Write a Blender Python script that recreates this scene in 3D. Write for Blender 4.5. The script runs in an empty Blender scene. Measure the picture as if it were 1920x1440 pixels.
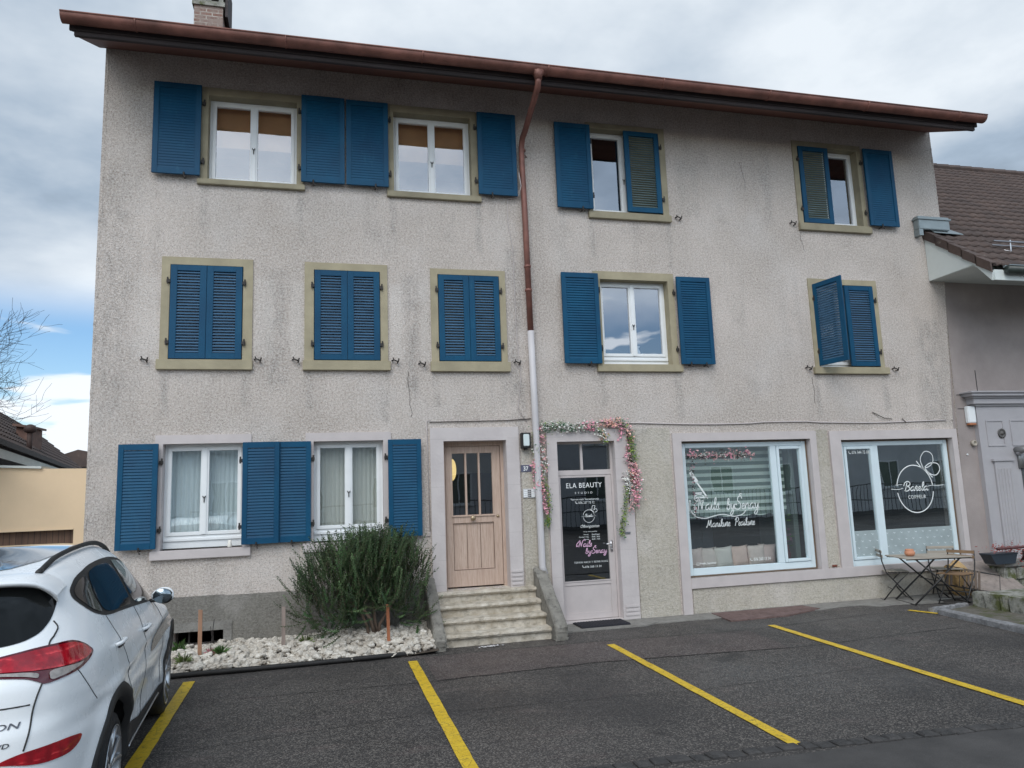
import bpy, bmesh, math, random
from mathutils import Vector, Matrix
from mathutils.bvhtree import BVHTree
random.seed(7)
R = math.radians
C = bpy.context.scene.collection
SC = bpy.context.scene
K = 1.081          # the plan was drawn in survey units; everything is brought to metres at the end

# ---------------------------------------------------------------- camera, sky, sun, exposure
CAM = Vector((2.7755, -9.8253, 1.85))
yaw, pitch, roll = .25252557, .14319424, -.03660844
fw = Vector((math.sin(yaw)*math.cos(pitch), math.cos(yaw)*math.cos(pitch), math.sin(pitch)))
rt = Vector((math.cos(yaw), -math.sin(yaw), 0)); up = rt.cross(fw)
rt2 = math.cos(roll)*rt + math.sin(roll)*up; up2 = -math.sin(roll)*rt + math.cos(roll)*up
cam_d = bpy.data.cameras.new('camera'); cam = bpy.data.objects.new('camera', cam_d); C.objects.link(cam)
cam.matrix_world = Matrix.Translation(CAM*K) @ Matrix((rt2, up2, -fw)).transposed().to_4x4()
cam_d.sensor_width = 36; cam_d.lens = 1372.65/1920*36; cam_d.clip_end = 3000; cam_d.clip_start = .05
SC.camera = cam
SUN_EL, SUN_AZ = 48, 205     # behind the photographer, a little to the left
sun_d = bpy.data.lights.new('sun', 'SUN'); sun = bpy.data.objects.new('sun', sun_d); C.objects.link(sun)
sun_d.energy = 1.2; sun_d.angle = R(40); sun_d.color = (1, .96, .9)
sd = Vector((math.sin(R(SUN_AZ))*math.cos(R(SUN_EL)), math.cos(R(SUN_AZ))*math.cos(R(SUN_EL)), math.sin(R(SUN_EL))))
sun.rotation_euler = sd.to_track_quat('Z', 'Y').to_euler()
SC.view_settings.view_transform = 'Standard'; SC.view_settings.look = 'None'
SC.view_settings.gamma = 1; SC.view_settings.exposure = .47
W = bpy.data.worlds.new('World'); SC.world = W; W.use_nodes = True
def world():
    nt = W.node_tree; nt.nodes.clear(); N = nt.nodes.new; L = nt.links.new
    def math_(op, a, b=None, clamp=False):
        n = N('ShaderNodeMath'); n.operation = op; n.use_clamp = clamp
        for i, v in enumerate((a, b)):
            if v is None: continue
            if isinstance(v, (int, float)): n.inputs[i].default_value = v
            else: L(v, n.inputs[i])
        return n.outputs[0]
    def mr(v, a, b, c=0., d=1.):
        n = N('ShaderNodeMapRange'); n.interpolation_type = 'SMOOTHSTEP'; L(v, n.inputs[0])
        for i, q in enumerate((a, b, c, d)): n.inputs[i+1].default_value = q
        return n.outputs[0]
    sky = N('ShaderNodeTexSky'); sky.sky_type = 'NISHITA'; sky.sun_disc = False
    sky.sun_elevation = R(SUN_EL); sky.sun_rotation = R(SUN_AZ)
    tc = N('ShaderNodeTexCoord'); sep = N('ShaderNodeSeparateXYZ'); L(tc.outputs['Generated'], sep.inputs[0])
    x, y, z = sep.outputs
    zz = math_('MAXIMUM', math_('ADD', z, .12), .05)
    px = math_('DIVIDE', x, zz); py = math_('DIVIDE', y, zz)
    cv = N('ShaderNodeCombineXYZ'); L(px, cv.inputs[0]); L(py, cv.inputs[1])
    def noise(scale, det, off, rough=.55, vec=cv.outputs[0], dist=0.):
        m = N('ShaderNodeMapping'); m.inputs['Location'].default_value = off; L(vec, m.inputs[0])
        n = N('ShaderNodeTexNoise'); n.inputs['Scale'].default_value = scale; n.inputs['Detail'].default_value = det
        n.inputs['Roughness'].default_value = rough; n.inputs['Distortion'].default_value = dist; L(m.outputs[0], n.inputs['Vector']); return n.outputs[0]
    big = noise(.55, 3, (3.1, 1.7, 0), .5, dist=.3); mid = noise(1.7, 6, (0, 5, 2), .55)
    tone = math_('ADD', math_('MULTIPLY', big, .62), math_('MULTIPLY', mid, .38))
    ramp = N('ShaderNodeValToRGB'); L(tone, ramp.inputs[0])
    e = ramp.color_ramp.elements; e[0].position = .37; e[0].color = (.13, .175, .235, 1); e[1].position = .61; e[1].color = (.76, .82, .88, 1)
    k = e.new(.475); k.color = (.36, .45, .56, 1)
    # whiter, brighter cloud towards the horizon; clouds behind the photographer brightened to light the wall
    hor = N('ShaderNodeMix'); hor.data_type = 'RGBA'; L(mr(z, .36, .12), hor.inputs[0]); L(ramp.outputs[0], hor.inputs[6]); hor.inputs[7].default_value = (.88, .94, 1.0, 1)
    south = mr(y, .25, -.75, 1.0, 2.15)
    sc_ = N('ShaderNodeVectorMath'); sc_.operation = 'SCALE'; L(hor.outputs[2], sc_.inputs[0]); L(south, sc_.inputs[3])
    # blue gaps, low over the horizon
    st = N('ShaderNodeCombineXYZ'); L(math_('MULTIPLY', x, 3.), st.inputs[0]); L(math_('MULTIPLY', y, 3.), st.inputs[1]); L(math_('MULTIPLY', z, 17.), st.inputs[2])
    streak = noise(1.25, 5, (1.4, .6, 3.55), .5, vec=st.outputs[0], dist=.4)
    low = mr(z, .27, .20); gap = math_('MULTIPLY', low, mr(streak, .56, .49))
    bg1 = N('ShaderNodeBackground'); L(sky.outputs[0], bg1.inputs[0]); bg1.inputs[1].default_value = .12
    hs = N('ShaderNodeHueSaturation'); hs.inputs['Saturation'].default_value = 1.25; L(sky.outputs[0], hs.inputs['Color']); L(hs.outputs[0], bg1.inputs[0])
    bg2 = N('ShaderNodeBackground'); L(sc_.outputs[0], bg2.inputs[0]); bg2.inputs[1].default_value = .80
    mx = N('ShaderNodeMixShader'); L(gap, mx.inputs[0]); L(bg2.outputs[0], mx.inputs[1]); L(bg1.outputs[0], mx.inputs[2])
    out = N('ShaderNodeOutputWorld'); L(mx.outputs[0], out.inputs[0])
world()

# ---------------------------------------------------------------- helpers
class MB:
    def __init__(s): s.b = bmesh.new(); s.mi = 0
    def _f(s, vs):
        try: f = s.b.faces.new(vs); f.material_index = s.mi; return f
        except ValueError: return None
    def quad(s, *ps): return s._f([s.b.verts.new(p) for p in ps])
    def box(s, x0, x1, y0, y1, z0, z1, bev=0):
        r = bmesh.ops.create_cube(s.b, size=1, matrix=Matrix.Translation(((x0+x1)/2, (y0+y1)/2, (z0+z1)/2)) @ Matrix.Diagonal((x1-x0, y1-y0, z1-z0, 1)))
        vs = r['verts']; fs = {f for v in vs for f in v.link_faces}
        if bev:
            es = {e for v in vs for e in v.link_edges}
            q = bmesh.ops.bevel(s.b, geom=list(es), offset=bev, segments=2, affect='EDGES'); fs |= set(q['faces'])
        for f in fs:
            if f.is_valid: f.material_index = s.mi
        return s
    def obox(s, M, x0, x1, y0, y1, z0, z1):
        r = bmesh.ops.create_cube(s.b, size=1, matrix=M @ Matrix.Translation(((x0+x1)/2, (y0+y1)/2, (z0+z1)/2)) @ Matrix.Diagonal((x1-x0, y1-y0, z1-z0, 1)))
        for f in {f for v in r['verts'] for f in v.link_faces}: f.material_index = s.mi
        return s
    def prism(s, pts, a, b):       # pts: list of 3D points of one cap, extruded by vector b (a unused offset)
        v0 = [s.b.verts.new(Vector(p)+Vector(a)) for p in pts]; v1 = [s.b.verts.new(Vector(p)+Vector(b)) for p in pts]
        s._f(v0[::-1]); s._f(v1); n = len(pts)
        for i in range(n): s._f([v0[i], v0[(i+1) % n], v1[(i+1) % n], v1[i]])
        return s
    def tube(s, pts, r, n=8, cap=True, flat=1.):
        pts = [Vector(p) for p in pts]; rings = []; prev = None
        for i, p in enumerate(pts):
            t = (pts[min(i+1, len(pts)-1)]-pts[max(i-1, 0)])
            if t.length < 1e-9: t = Vector((0, 0, 1))
            t.normalize()
            if prev is None:
                u = t.cross(Vector((0, 0, 1)));  u = t.cross(Vector((0, 1, 0))) if u.length < .1 else u
            else: u = prev - t*prev.dot(t)
            u.normalize(); prev = u; w = t.cross(u); rr = r[i] if isinstance(r, (list, tuple)) else r
            rings.append([s.b.verts.new(p + rr*(math.cos(2*math.pi*k/n)*u + math.sin(2*math.pi*k/n)*w*flat)) for k in range(n)])
        for a, b in zip(rings, rings[1:]):
            for k in range(n): s._f([a[k], a[(k+1) % n], b[(k+1) % n], b[k]])
        if cap: s._f(rings[0][::-1]); s._f(rings[-1])
        return s
    def lathe(s, c, prof, n=20, axis='Z', cap=True):
        rings = []
        for r_, h in prof:
            ring = []
            for k in range(n):
                a = 2*math.pi*k/n
                p = {'Z': (r_*math.cos(a), r_*math.sin(a), h), 'Y': (r_*math.cos(a), h, r_*math.sin(a)), 'X': (h, r_*math.cos(a), r_*math.sin(a))}[axis]
                ring.append(s.b.verts.new(Vector(c)+Vector(p)))
            rings.append(ring)
        for a, b in zip(rings, rings[1:]):
            for k in range(n): s._f([a[k], a[(k+1) % n], b[(k+1) % n], b[k]])
        if cap: s._f(rings[0][::-1]); s._f(rings[-1])
        return s
    def frame(s, x0, x1, z0, z1, w, y0, y1, wb=None, wt=None, bev=0):   # picture frame in the XZ plane
        wb = w if wb is None else wb; wt = w if wt is None else wt
        s.box(x0, x0+w, y0, y1, z0, z1, bev).box(x1-w, x1, y0, y1, z0, z1, bev)
        if wb: s.box(x0+w, x1-w, y0, y1, z0, z0+wb, bev)
        if wt: s.box(x0+w, x1-w, y0, y1, z1-wt, z1, bev)
        return s
    def build(s, name, mat, parent=None, smooth=False, recalc=True):
        if recalc: bmesh.ops.recalc_face_normals(s.b, faces=s.b.faces)
        if parent is not None: bmesh.ops.translate(s.b, verts=s.b.verts, vec=-wloc(parent))
        me = bpy.data.meshes.new(name); s.b.to_mesh(me); s.b.free()
        for m in (mat if isinstance(mat, (list, tuple)) else [mat]): me.materials.append(m)
        if smooth:
            for p in me.polygons: p.use_smooth = True
        o = bpy.data.objects.new(name, me); C.objects.link(o); o.parent = parent
        return o
def wloc(o):
    v = Vector((0, 0, 0))
    while o is not None: v += o.location; o = o.parent
    return v
def tag(o, label, cat, group=None, kind=None):
    if label: o['label'] = label
    if cat: o['category'] = cat
    if group: o['group'] = group
    if kind: o['kind'] = kind
    return o
def struct(o): o['kind'] = 'structure'; return o
def thing(name, label, cat, loc=(0, 0, 0), group=None):
    o = bpy.data.objects.new(name, None); C.objects.link(o); o.location = loc; o.empty_display_size = .2
    return tag(o, label, cat, group)
def kids(o): return [c for c in bpy.data.objects if c.parent == o]
def copy_tree(o, parent=None):
    c = o.copy(); C.objects.link(c); c.parent = parent
    for ch in kids(o): copy_tree(ch, c)
    return c

# ---------------------------------------------------------------- materials
class NT:
    def __init__(s, name):
        s.m = bpy.data.materials.new(name); s.m.use_nodes = True; s.t = s.m.node_tree
        s.p = s.t.nodes['Principled BSDF']; s.N = s.t.nodes.new; s.L = s.t.links.new
        s.tc = s.N('ShaderNodeTexCoord')
    def noise(s, scale, det=4, rough=.55, sc=(1, 1, 1), loc=(0, 0, 0), dist=0):
        m = s.N('ShaderNodeMapping'); m.inputs['Scale'].default_value = sc; m.inputs['Location'].default_value = loc; s.L(s.tc.outputs['Object'], m.inputs[0])
        n = s.N('ShaderNodeTexNoise'); n.inputs['Scale'].default_value = scale; n.inputs['Detail'].default_value = det
        n.inputs['Roughness'].default_value = rough; n.inputs['Distortion'].default_value = dist; s.L(m.outputs[0], n.inputs['Vector']); return n.outputs[0]
    def vor(s, scale, feat='F1', sc=(1, 1, 1), out=0):
        m = s.N('ShaderNodeMapping'); m.inputs['Scale'].default_value = sc; s.L(s.tc.outputs['Object'], m.inputs[0])
        n = s.N('ShaderNodeTexVoronoi'); n.feature = feat; n.inputs['Scale'].default_value = scale; s.L(m.outputs[0], n.inputs['Vector']); return n.outputs[out]
    def mr(s, v, a, b, c=0., d=1.):
        n = s.N('ShaderNodeMapRange'); s.L(v, n.inputs[0])
        for i, q in enumerate((a, b, c, d)): n.inputs[i+1].default_value = q
        return n.outputs[0]
    def math(s, op, a, b):
        n = s.N('ShaderNodeMath'); n.operation = op
        for i, v in enumerate((a, b)):
            if isinstance(v, (int, float)): n.inputs[i].default_value = v
            else: s.L(v, n.inputs[i])
        return n.outputs[0]
    def mix(s, f, a, b, mode='MIX'):
        n = s.N('ShaderNodeMix'); n.data_type = 'RGBA'; n.blend_type = mode
        if isinstance(f, (int, float)): n.inputs[0].default_value = f
        else: s.L(f, n.inputs[0])
        for i, v in ((6, a), (7, b)):
            if isinstance(v, tuple): n.inputs[i].default_value = v if len(v) == 4 else v+(1,)
            else: s.L(v, n.inputs[i])
        return n.outputs[2]
    def bump(s, h, st, dist=.01):
        n = s.N('ShaderNodeBump'); n.inputs['Strength'].default_value = st; n.inputs['Distance'].default_value = dist; s.L(h, n.inputs['Height']); s.L(n.outputs[0], s.p.inputs['Normal'])
    def sep(s):
        n = s.N('ShaderNodeSeparateXYZ'); s.L(s.tc.outputs['Object'], n.inputs[0]); return n.outputs
    def col(s, c):
        if isinstance(c, tuple): s.p.inputs['Base Color'].default_value = c if len(c) == 4 else c+(1,)
        else: s.L(c, s.p.inputs['Base Color'])
    def set(s, **k):
        for a, v in k.items(): s.p.inputs[a.replace('_', ' ')].default_value = v
        return s
def simple(name, c, rough=.5, var=.15, scale=6, metal=0., bump=0., bscale=60, coat=0., spec=.5, sc=(1, 1, 1)):
    n = NT(name); d = tuple(v*(1-var) for v in c); l = tuple(min(1, v*(1+var)) for v in c)
    n.col(n.mix(n.mr(n.noise(scale, 5, .6, sc), .3, .7), d, l)); n.set(Roughness=rough, Metallic=metal)
    n.p.inputs['Specular IOR Level'].default_value = spec
    if coat: n.p.inputs['Coat Weight'].default_value = coat; n.p.inputs['Coat Roughness'].default_value = .05
    if bump: n.bump(n.noise(bscale, 4, .6, sc), bump)
    return n.m
def stucco(name, a, b, coarse=1., streak=True, k=1., rects=None):
    n = NT(name)
    big = n.mr(n.noise(.55, 5, .6), .35, .68)
    c = n.mix(big, a, b)
    if streak:
        s1 = n.mr(n.noise(1.5, 5, .6, (1.6, 1, .16), (3, 0, 1)), .52, .74)
        c = n.mix(n.math('MULTIPLY', s1, .38), c, tuple(v*.55 for v in a))
        s2 = n.mr(n.noise(2.3, 6, .65, (1, 1, .8), (7, 2, 0)), .56, .72); c = n.mix(n.math('MULTIPLY', s2, .38), c, tuple(v*.50 for v in a))
        s3 = n.mr(n.noise(.9, 4, .6, (1, 1, 1), (5, 9, 2)), .5, .7); c = n.mix(n.math('MULTIPLY', s3, .35), c, (.66, .62, .60))
    if rects:
        x, y, z = n.sep(); wx = n.noise(3.5, 4, .6, loc=(11, 0, 0)); wz = n.noise(3.5, 4, .6, loc=(0, 17, 0)); br = n.mr(n.noise(6, 5, .7, (1, 1, .5)), .35, .62)
        X = n.math('ADD', x, n.math('MULTIPLY', n.math('SUBTRACT', wx, .5), .16)); Z = n.math('ADD', z, n.math('MULTIPLY', n.math('SUBTRACT', wz, .5), .20))
        for x0, x1, z0, z1, soft, amt, colr in rects:
            x0, x1, z0, z1 = (x0-6.5)*K, (x1-6.5)*K, z0*K, z1*K
            m = n.math('MULTIPLY', n.math('MULTIPLY', n.mr(X, x0-soft, x0+soft), n.mr(X, x1-soft, x1+soft, 1, 0)), n.math('MULTIPLY', n.mr(Z, z0-soft*2, z0+soft), n.mr(Z, z1-soft, z1+soft, 1, 0)))
            c = n.mix(n.math('MULTIPLY', n.math('MULTIPLY', m, br if amt > 0 else 1.), abs(amt)), c, colr)
    g = n.noise(34/coarse, 3, .75); gf = n.noise(70/coarse, 2, .75)
    c = n.mix(n.mr(g, .40, .60), c, n.mix(.5*k, c, (.80, .757, .72)), 'MIX')
    pit = n.mr(gf, .55, .66); c = n.mix(n.math('MULTIPLY', pit, .75*k), c, (.115, .105, .095))
    pit2 = n.mr(n.noise(30/coarse, 4, .75, loc=(9, 4, 1)), .60, .70); c = n.mix(n.math('MULTIPLY', pit2, .7*k), c, (.13, .12, .11))
    n.col(c); n.set(Roughness=.93); n.p.inputs['Specular IOR Level'].default_value = .2
    n.bump(n.math('ADD', n.math('MULTIPLY', g, .7), n.math('MULTIPLY', gf, .5)), 1.0, .02); return n.m
M = {}
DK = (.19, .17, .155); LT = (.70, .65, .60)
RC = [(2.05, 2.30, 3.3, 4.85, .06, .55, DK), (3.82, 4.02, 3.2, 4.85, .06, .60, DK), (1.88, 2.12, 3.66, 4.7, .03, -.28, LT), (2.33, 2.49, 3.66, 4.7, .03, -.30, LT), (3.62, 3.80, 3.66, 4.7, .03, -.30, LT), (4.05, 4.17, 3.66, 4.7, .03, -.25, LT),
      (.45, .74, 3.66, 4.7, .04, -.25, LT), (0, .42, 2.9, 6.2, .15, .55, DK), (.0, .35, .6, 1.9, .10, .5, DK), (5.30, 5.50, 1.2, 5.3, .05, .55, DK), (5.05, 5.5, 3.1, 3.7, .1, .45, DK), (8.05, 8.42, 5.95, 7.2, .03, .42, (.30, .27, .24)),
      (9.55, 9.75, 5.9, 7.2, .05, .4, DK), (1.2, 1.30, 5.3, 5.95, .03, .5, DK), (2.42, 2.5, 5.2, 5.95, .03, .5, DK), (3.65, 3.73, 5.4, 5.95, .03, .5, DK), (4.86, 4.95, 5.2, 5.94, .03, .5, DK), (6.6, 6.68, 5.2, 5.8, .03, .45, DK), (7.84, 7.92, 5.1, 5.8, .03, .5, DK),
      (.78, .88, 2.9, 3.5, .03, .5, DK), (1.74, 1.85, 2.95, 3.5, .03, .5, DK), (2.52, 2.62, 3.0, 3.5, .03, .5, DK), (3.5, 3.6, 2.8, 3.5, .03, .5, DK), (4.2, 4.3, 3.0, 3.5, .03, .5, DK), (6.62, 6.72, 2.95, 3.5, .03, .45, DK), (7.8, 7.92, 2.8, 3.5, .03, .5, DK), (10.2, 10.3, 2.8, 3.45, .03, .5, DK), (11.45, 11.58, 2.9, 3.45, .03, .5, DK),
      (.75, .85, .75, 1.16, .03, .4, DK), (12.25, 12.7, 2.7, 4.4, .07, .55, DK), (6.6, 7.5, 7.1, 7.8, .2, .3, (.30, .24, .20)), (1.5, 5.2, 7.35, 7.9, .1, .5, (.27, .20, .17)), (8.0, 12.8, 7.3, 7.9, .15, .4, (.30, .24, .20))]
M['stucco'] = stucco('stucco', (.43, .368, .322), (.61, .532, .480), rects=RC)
M['stucco_cream'] = stucco('stucco_cream', (.42, .385, .32), (.52, .475, .40), 1.2, k=.45)
M['plinth'] = stucco('plinth_render', (.16, .15, .135), (.205, .195, .17), 1.0, k=.22)
M['sandstone'] = simple('sandstone', (.36, .315, .215), .85, .16, 3, bump=.3, bscale=50)
M['sandstone2'] = simple('sandstone_grey', (.30, .265, .185), .85, .2, 3, bump=.3, bscale=50)
def greypaint():
    n = NT('grey_painted_stone'); x, y, z = n.sep()
    c = n.mix(n.mr(n.noise(3, 5, .6), .3, .7), (.50, .455, .45), (.575, .53, .52))
    j = n.math('FRACT', n.math('MULTIPLY', n.math('ADD', z, 10), 2.9), 0); j = n.mr(j, .0, .035, 1., 0.)
    j = n.math('MULTIPLY', j, n.mr(n.noise(5, 2), .4, .55))
    n.col(n.mix(n.math('MULTIPLY', j, .3), c, (.25, .23, .22))); n.set(Roughness=.7); n.bump(n.noise(25, 4), .25); return n.m
M['lilac'] = greypaint()
M['lilac_smooth'] = simple('grey_paint', (.53, .48, .47), .6, .06, 4, bump=.1)
def bluepaint():
    n = NT('blue_shutter_paint')
    c = n.mix(n.mr(n.noise(2.3, 5, .6, (1, 1, 1), (1, 1, 4)), .3, .7), (.0015, .052, .118), (.002, .076, .158))
    f = n.mr(n.noise(14, 5, .7, (1, 1, .25)), .58, .8); c = n.mix(n.math('MULTIPLY', f, .4), c, (.03, .15, .23))
    oi = n.N('ShaderNodeObjectInfo'); c = n.mix(n.mr(oi.outputs['Random'], 0, 1, 0, .30), c, (.004, .040, .095)); c = n.mix(n.math('MULTIPLY', n.mr(n.noise(45, 5, .75), .66, .72), .7), c, (.10, .16, .19))
    n.col(c); n.set(Roughness=.55); n.p.inputs['Specular IOR Level'].default_value = .25; n.bump(n.noise(60, 3), .08); return n.m
M['blue'] = bluepaint()
M['white'] = simple('white_window_paint', (.80, .82, .83), .4, .03, 5)
M['bluewhite'] = simple('white_plastic_frame', (.66, .76, .80), .35, .03, 5)
M['black'] = simple('black_metal', (.018, .017, .017), .45, .2, 10)
M['iron'] = simple('rusty_black_iron', (.03, .025, .022), .6, .4, 20)
M['steel'] = simple('brushed_steel', (.6, .6, .62), .3, .05, 8, metal=1.)
M['brass'] = simple('worn_brass', (.42, .33, .22), .4, .2, 20, metal=.8)
M['blindtan'] = simple('tan_inner_blind', (.40, .36, .25), .9, .1, 3); M['blindgrey'] = simple('grey_inner_blind', (.33, .34, .35), .9, .1, 3)
M['dark_room'] = simple('dark_interior', (.035, .032, .03), .9, .3, 2)
M['warm_room'] = simple('warm_interior', (.80, .46, .20), .8, .15, 2)
M['pale_room'] = simple('pale_interior', (.42, .42, .40), .9, .1, 2)
M['curtain'] = simple('sheer_curtain', (.62, .66, .68), .9, .05, 9, sc=(1, 1, .1))
M['curtain2'] = simple('beige_curtain', (.60, .57, .52), .9, .05, 9, sc=(1, 1, .1))
def glass(name, base, tint=(1, 1, 1), gl=(1, 1, 1), rough=.0, wob=.0):
    m = bpy.data.materials.new(name); m.use_nodes = True; t = m.node_tree; t.nodes.clear(); N = t.nodes.new; L = t.links.new
    tr = N('ShaderNodeBsdfTransparent'); tr.inputs[0].default_value = tint+(1,)
    g = N('ShaderNodeBsdfGlossy'); g.inputs['Roughness'].default_value = rough; g.inputs[0].default_value = gl+(1,)
    lw = N('ShaderNodeFresnel'); lw.inputs[0].default_value = 1.5
    ad = N('ShaderNodeMath'); ad.operation = 'ADD'; ad.use_clamp = True; ad.inputs[1].default_value = base; L(lw.outputs[0], ad.inputs[0])
    gm_ = N('ShaderNodeNewGeometry'); iv = N('ShaderNodeMath'); iv.operation = 'SUBTRACT'; iv.inputs[0].default_value = 1; L(gm_.outputs['Backfacing'], iv.inputs[1]); ml = N('ShaderNodeMath'); ml.operation = 'MULTIPLY'; L(ad.outputs[0], ml.inputs[0]); L(iv.outputs[0], ml.inputs[1]); ad = ml
    if wob:
        tcn = N('ShaderNodeTexCoord'); nz = N('ShaderNodeTexNoise'); nz.inputs['Scale'].default_value = 1.3; L(tcn.outputs['Object'], nz.inputs['Vector'])
        b = N('ShaderNodeBump'); b.inputs['Strength'].default_value = wob; b.inputs['Distance'].default_value = .02; L(nz.outputs[0], b.inputs['Height']); L(b.outputs[0], g.inputs['Normal'])
    mx = N('ShaderNodeMixShader'); L(ad.outputs[0], mx.inputs[0]); L(tr.outputs[0], mx.inputs[1]); L(g.outputs[0], mx.inputs[2])
    o = N('ShaderNodeOutputMaterial'); L(mx.outputs[0], o.inputs[0]); return m
M['glass_up'] = glass('coated_window_glass', .34, (.95, .95, .95), (.72, .74, .78), wob=.12)
M['shopglass'] = glass('shop_window_glass', .33, (.97, 1, 1), (.88, .95, .97), wob=.08)
M['glass'] = glass('window_glass', .17, (.95, .98, .98), (.85, .95, 1), wob=.1)
M['glass_dark'] = glass('dark_door_glass', .16, (.8, .82, .8), (.9, .95, 1), wob=.06)
M['copper'] = simple('weathered_copper', (.205, .088, .068), .5, .4, 3, metal=.2, bump=.1, bscale=15, sc=(1, 1, 1))
M['oldwood'] = simple('dark_fascia_wood', (.040, .030, .031), .75, .45, 5, bump=.3, sc=(.15, 1, 2))
M['soffit'] = simple('brown_soffit_wood', (.15, .062, .045), .7, .25, 5, bump=.2, sc=(.12, 3, 3))
def doorwood():
    n = NT('pale_oak_door'); g = n.noise(9, 6, .65, (6, 6, .35)); g2 = n.noise(40, 4, .6, (5, 5, .2))
    c = n.mix(n.mr(g, .3, .7), (.43, .305, .24), (.58, .45, .37)); c = n.mix(n.math('MULTIPLY', n.mr(g2, .5, .8), .5), c, (.20, .11, .07))
    n.col(c); n.set(Roughness=.62); n.bump(g2, .15); return n.m
M['doorwood'] = doorwood()
def stepstone():
    n = NT('worn_step_stone')
    c = n.mix(n.mr(n.noise(5, 6, .65), .35, .65), (.40, .345, .265), (.66, .61, .53))
    c = n.mix(n.math('MULTIPLY', n.mr(n.noise(8, 7, .75, (1, 1, 1.6)), .50, .70), .75), c, (.13, .12, .095))
    n.col(c); n.set(Roughness=.85); n.bump(n.noise(22, 6, .7), .8, .02); return n.m
M['step'] = stepstone()
def roughstone(name, a, b, dark=.4, moss=None, sc=6):
    n = NT(name); c = n.mix(n.mr(n.noise(sc, 6, .65), .35, .65), a, b)
    c = n.mix(n.math('MULTIPLY', n.mr(n.noise(sc*2.2, 6, .7, loc=(3, 3, 3)), .52, .68), dark), c, tuple(v*.3 for v in a))
    if moss: c = n.mix(n.mr(n.noise(sc*.7, 5, .6, loc=(8, 1, 3)), .5, .62), c, moss)
    n.col(c); n.set(Roughness=.9); n.bump(n.noise(24, 6, .7), .8, .02); return n.m
M['cheek'] = roughstone('grey_cheek_stone', (.17, .16, .14), (.27, .255, .225), .7)
M['concrete'] = roughstone('concrete', (.19, .18, .165), (.27, .26, .24), .4)
M['wallstone'] = roughstone('rubble_stone', (.20, .20, .175), (.38, .37, .33), .8, (.09, .10, .035))
M['sandblock'] = roughstone('tan_sandstone_block', (.42, .26, .11), (.52, .36, .18), .3)
M['pebble'] = roughstone('white_limestone', (.42, .37, .31), (.74, .70, .63), .6, sc=8)
def asphalt():
    n = NT('asphalt'); x, y, z = n.sep()
    c = n.mix(n.mr(n.noise(.5, 5, .6), .35, .65), (.026, .023, .022), (.048, .043, .041))
    c = n.mix(n.mr(n.noise(1.4, 6, .6, (1, 2.4, 1), (4, 1, 0)), .58, .75), c, (.078, .058, .055))
    sp = n.vor(95, out=1); h = n.N('ShaderNodeSeparateColor'); n.L(sp, h.inputs[0])
    v = n.mr(h.outputs[0], .55, 1.0); c = n.mix(n.math('MULTIPLY', v, .75), c, (.24, .215, .19))
    v2 = n.mr(n.noise(150, 2, .6), .62, .72); c = n.mix(n.math('MULTIPLY', v2, .6), c, (.24, .23, .21))
    wn = n.noise(2.6, 6, .75, loc=(6, 2, 0)); c = n.mix(n.math('MULTIPLY', n.mr(n.noise(.35, 4, .6, loc=(1, 8, 0)), .5, .62), .55), c, (.026, .024, .024)); c = n.mix(n.math('MULTIPLY', n.mr(wn, .62, .7), .6), c, (.095, .088, .082))
    gr = n.mr(n.noise(30, 3, .8, loc=(2, 7, 0)), .64, .72); c = n.mix(n.math('MULTIPLY', gr, .7), c, (.26, .24, .22)); ol = n.mr(n.noise(1.1, 3, .5, loc=(4, 4, 0)), .66, .74); c = n.mix(n.math('MULTIPLY', ol, .6), c, (.014, .013, .013))
    n.col(c); n.L(n.mr(n.noise(.8, 5, .6, loc=(2, 2, 2)), .35, .65, .48, .82), n.p.inputs['Roughness'])
    n.bump(n.math('ADD', n.vor(95), n.noise(60, 3)), .6, .006); return n.m
M['asphalt'] = asphalt()
def roadpaint():
    n = NT('yellow_road_paint'); c = n.mix(n.mr(n.noise(4, 5, .6), .3, .7), (.62, .40, .018), (.76, .52, .03))
    w = n.math('MAXIMUM', n.mr(n.noise(17, 8, .8), .52, .64), n.mr(n.noise(55, 4, .8), .60, .66)); c = n.mix(n.math('MULTIPLY', w, .7), c, (.09, .07, .03))
    cr = n.vor(9, 'DISTANCE_TO_EDGE'); c = n.mix(n.math('MULTIPLY', n.mr(cr, 0, .02, 1, 0), n.mr(n.noise(2, 3), .45, .6)), c, (.08, .06, .02))
    n.col(c); n.set(Roughness=.55); n.bump(n.noise(70, 4), .4, .005); return n.m
M['paint'] = roadpaint()
M['cobble'] = roughstone('cobble_stone', (.035, .034, .034), (.075, .07, .068), .3, sc=9)
M['taupe'] = simple('taupe_render', (.33, .285, .27), .85, .14, 1.6, bump=.4, bscale=45)
M['portal'] = simple('light_grey_portal', (.40, .385, .40), .6, .05, 3)
M['soffitwhite'] = simple('white_boarding', (.62, .66, .64), .6, .04, 3)
M['lead'] = simple('lead_flashing', (.25, .29, .30), .45, .15, 5, metal=.4)
def tiles():
    n = NT('brown_roof_tile'); c = n.mix(n.mr(n.noise(2.2, 5, .6), .3, .7), (.055, .037, .032), (.105, .069, .056))
    h = n.N('ShaderNodeSeparateColor'); n.L(n.vor(3.6, out=1), h.inputs[0]); c = n.mix(n.mr(h.outputs[1], 0, 1, 0, .35), c, (.05, .04, .038))
    c = n.mix(n.mr(n.noise(9, 6, .7), .6, .75), c, (.20, .17, .15))
    n.col(c); n.set(Roughness=.75); n.bump(n.noise(40, 4), .3); return n.m
M['tile'] = tiles()
M['yellowwall'] = simple('ochre_render', (.80, .62, .42), .85, .06, 1, bump=.15)
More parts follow.
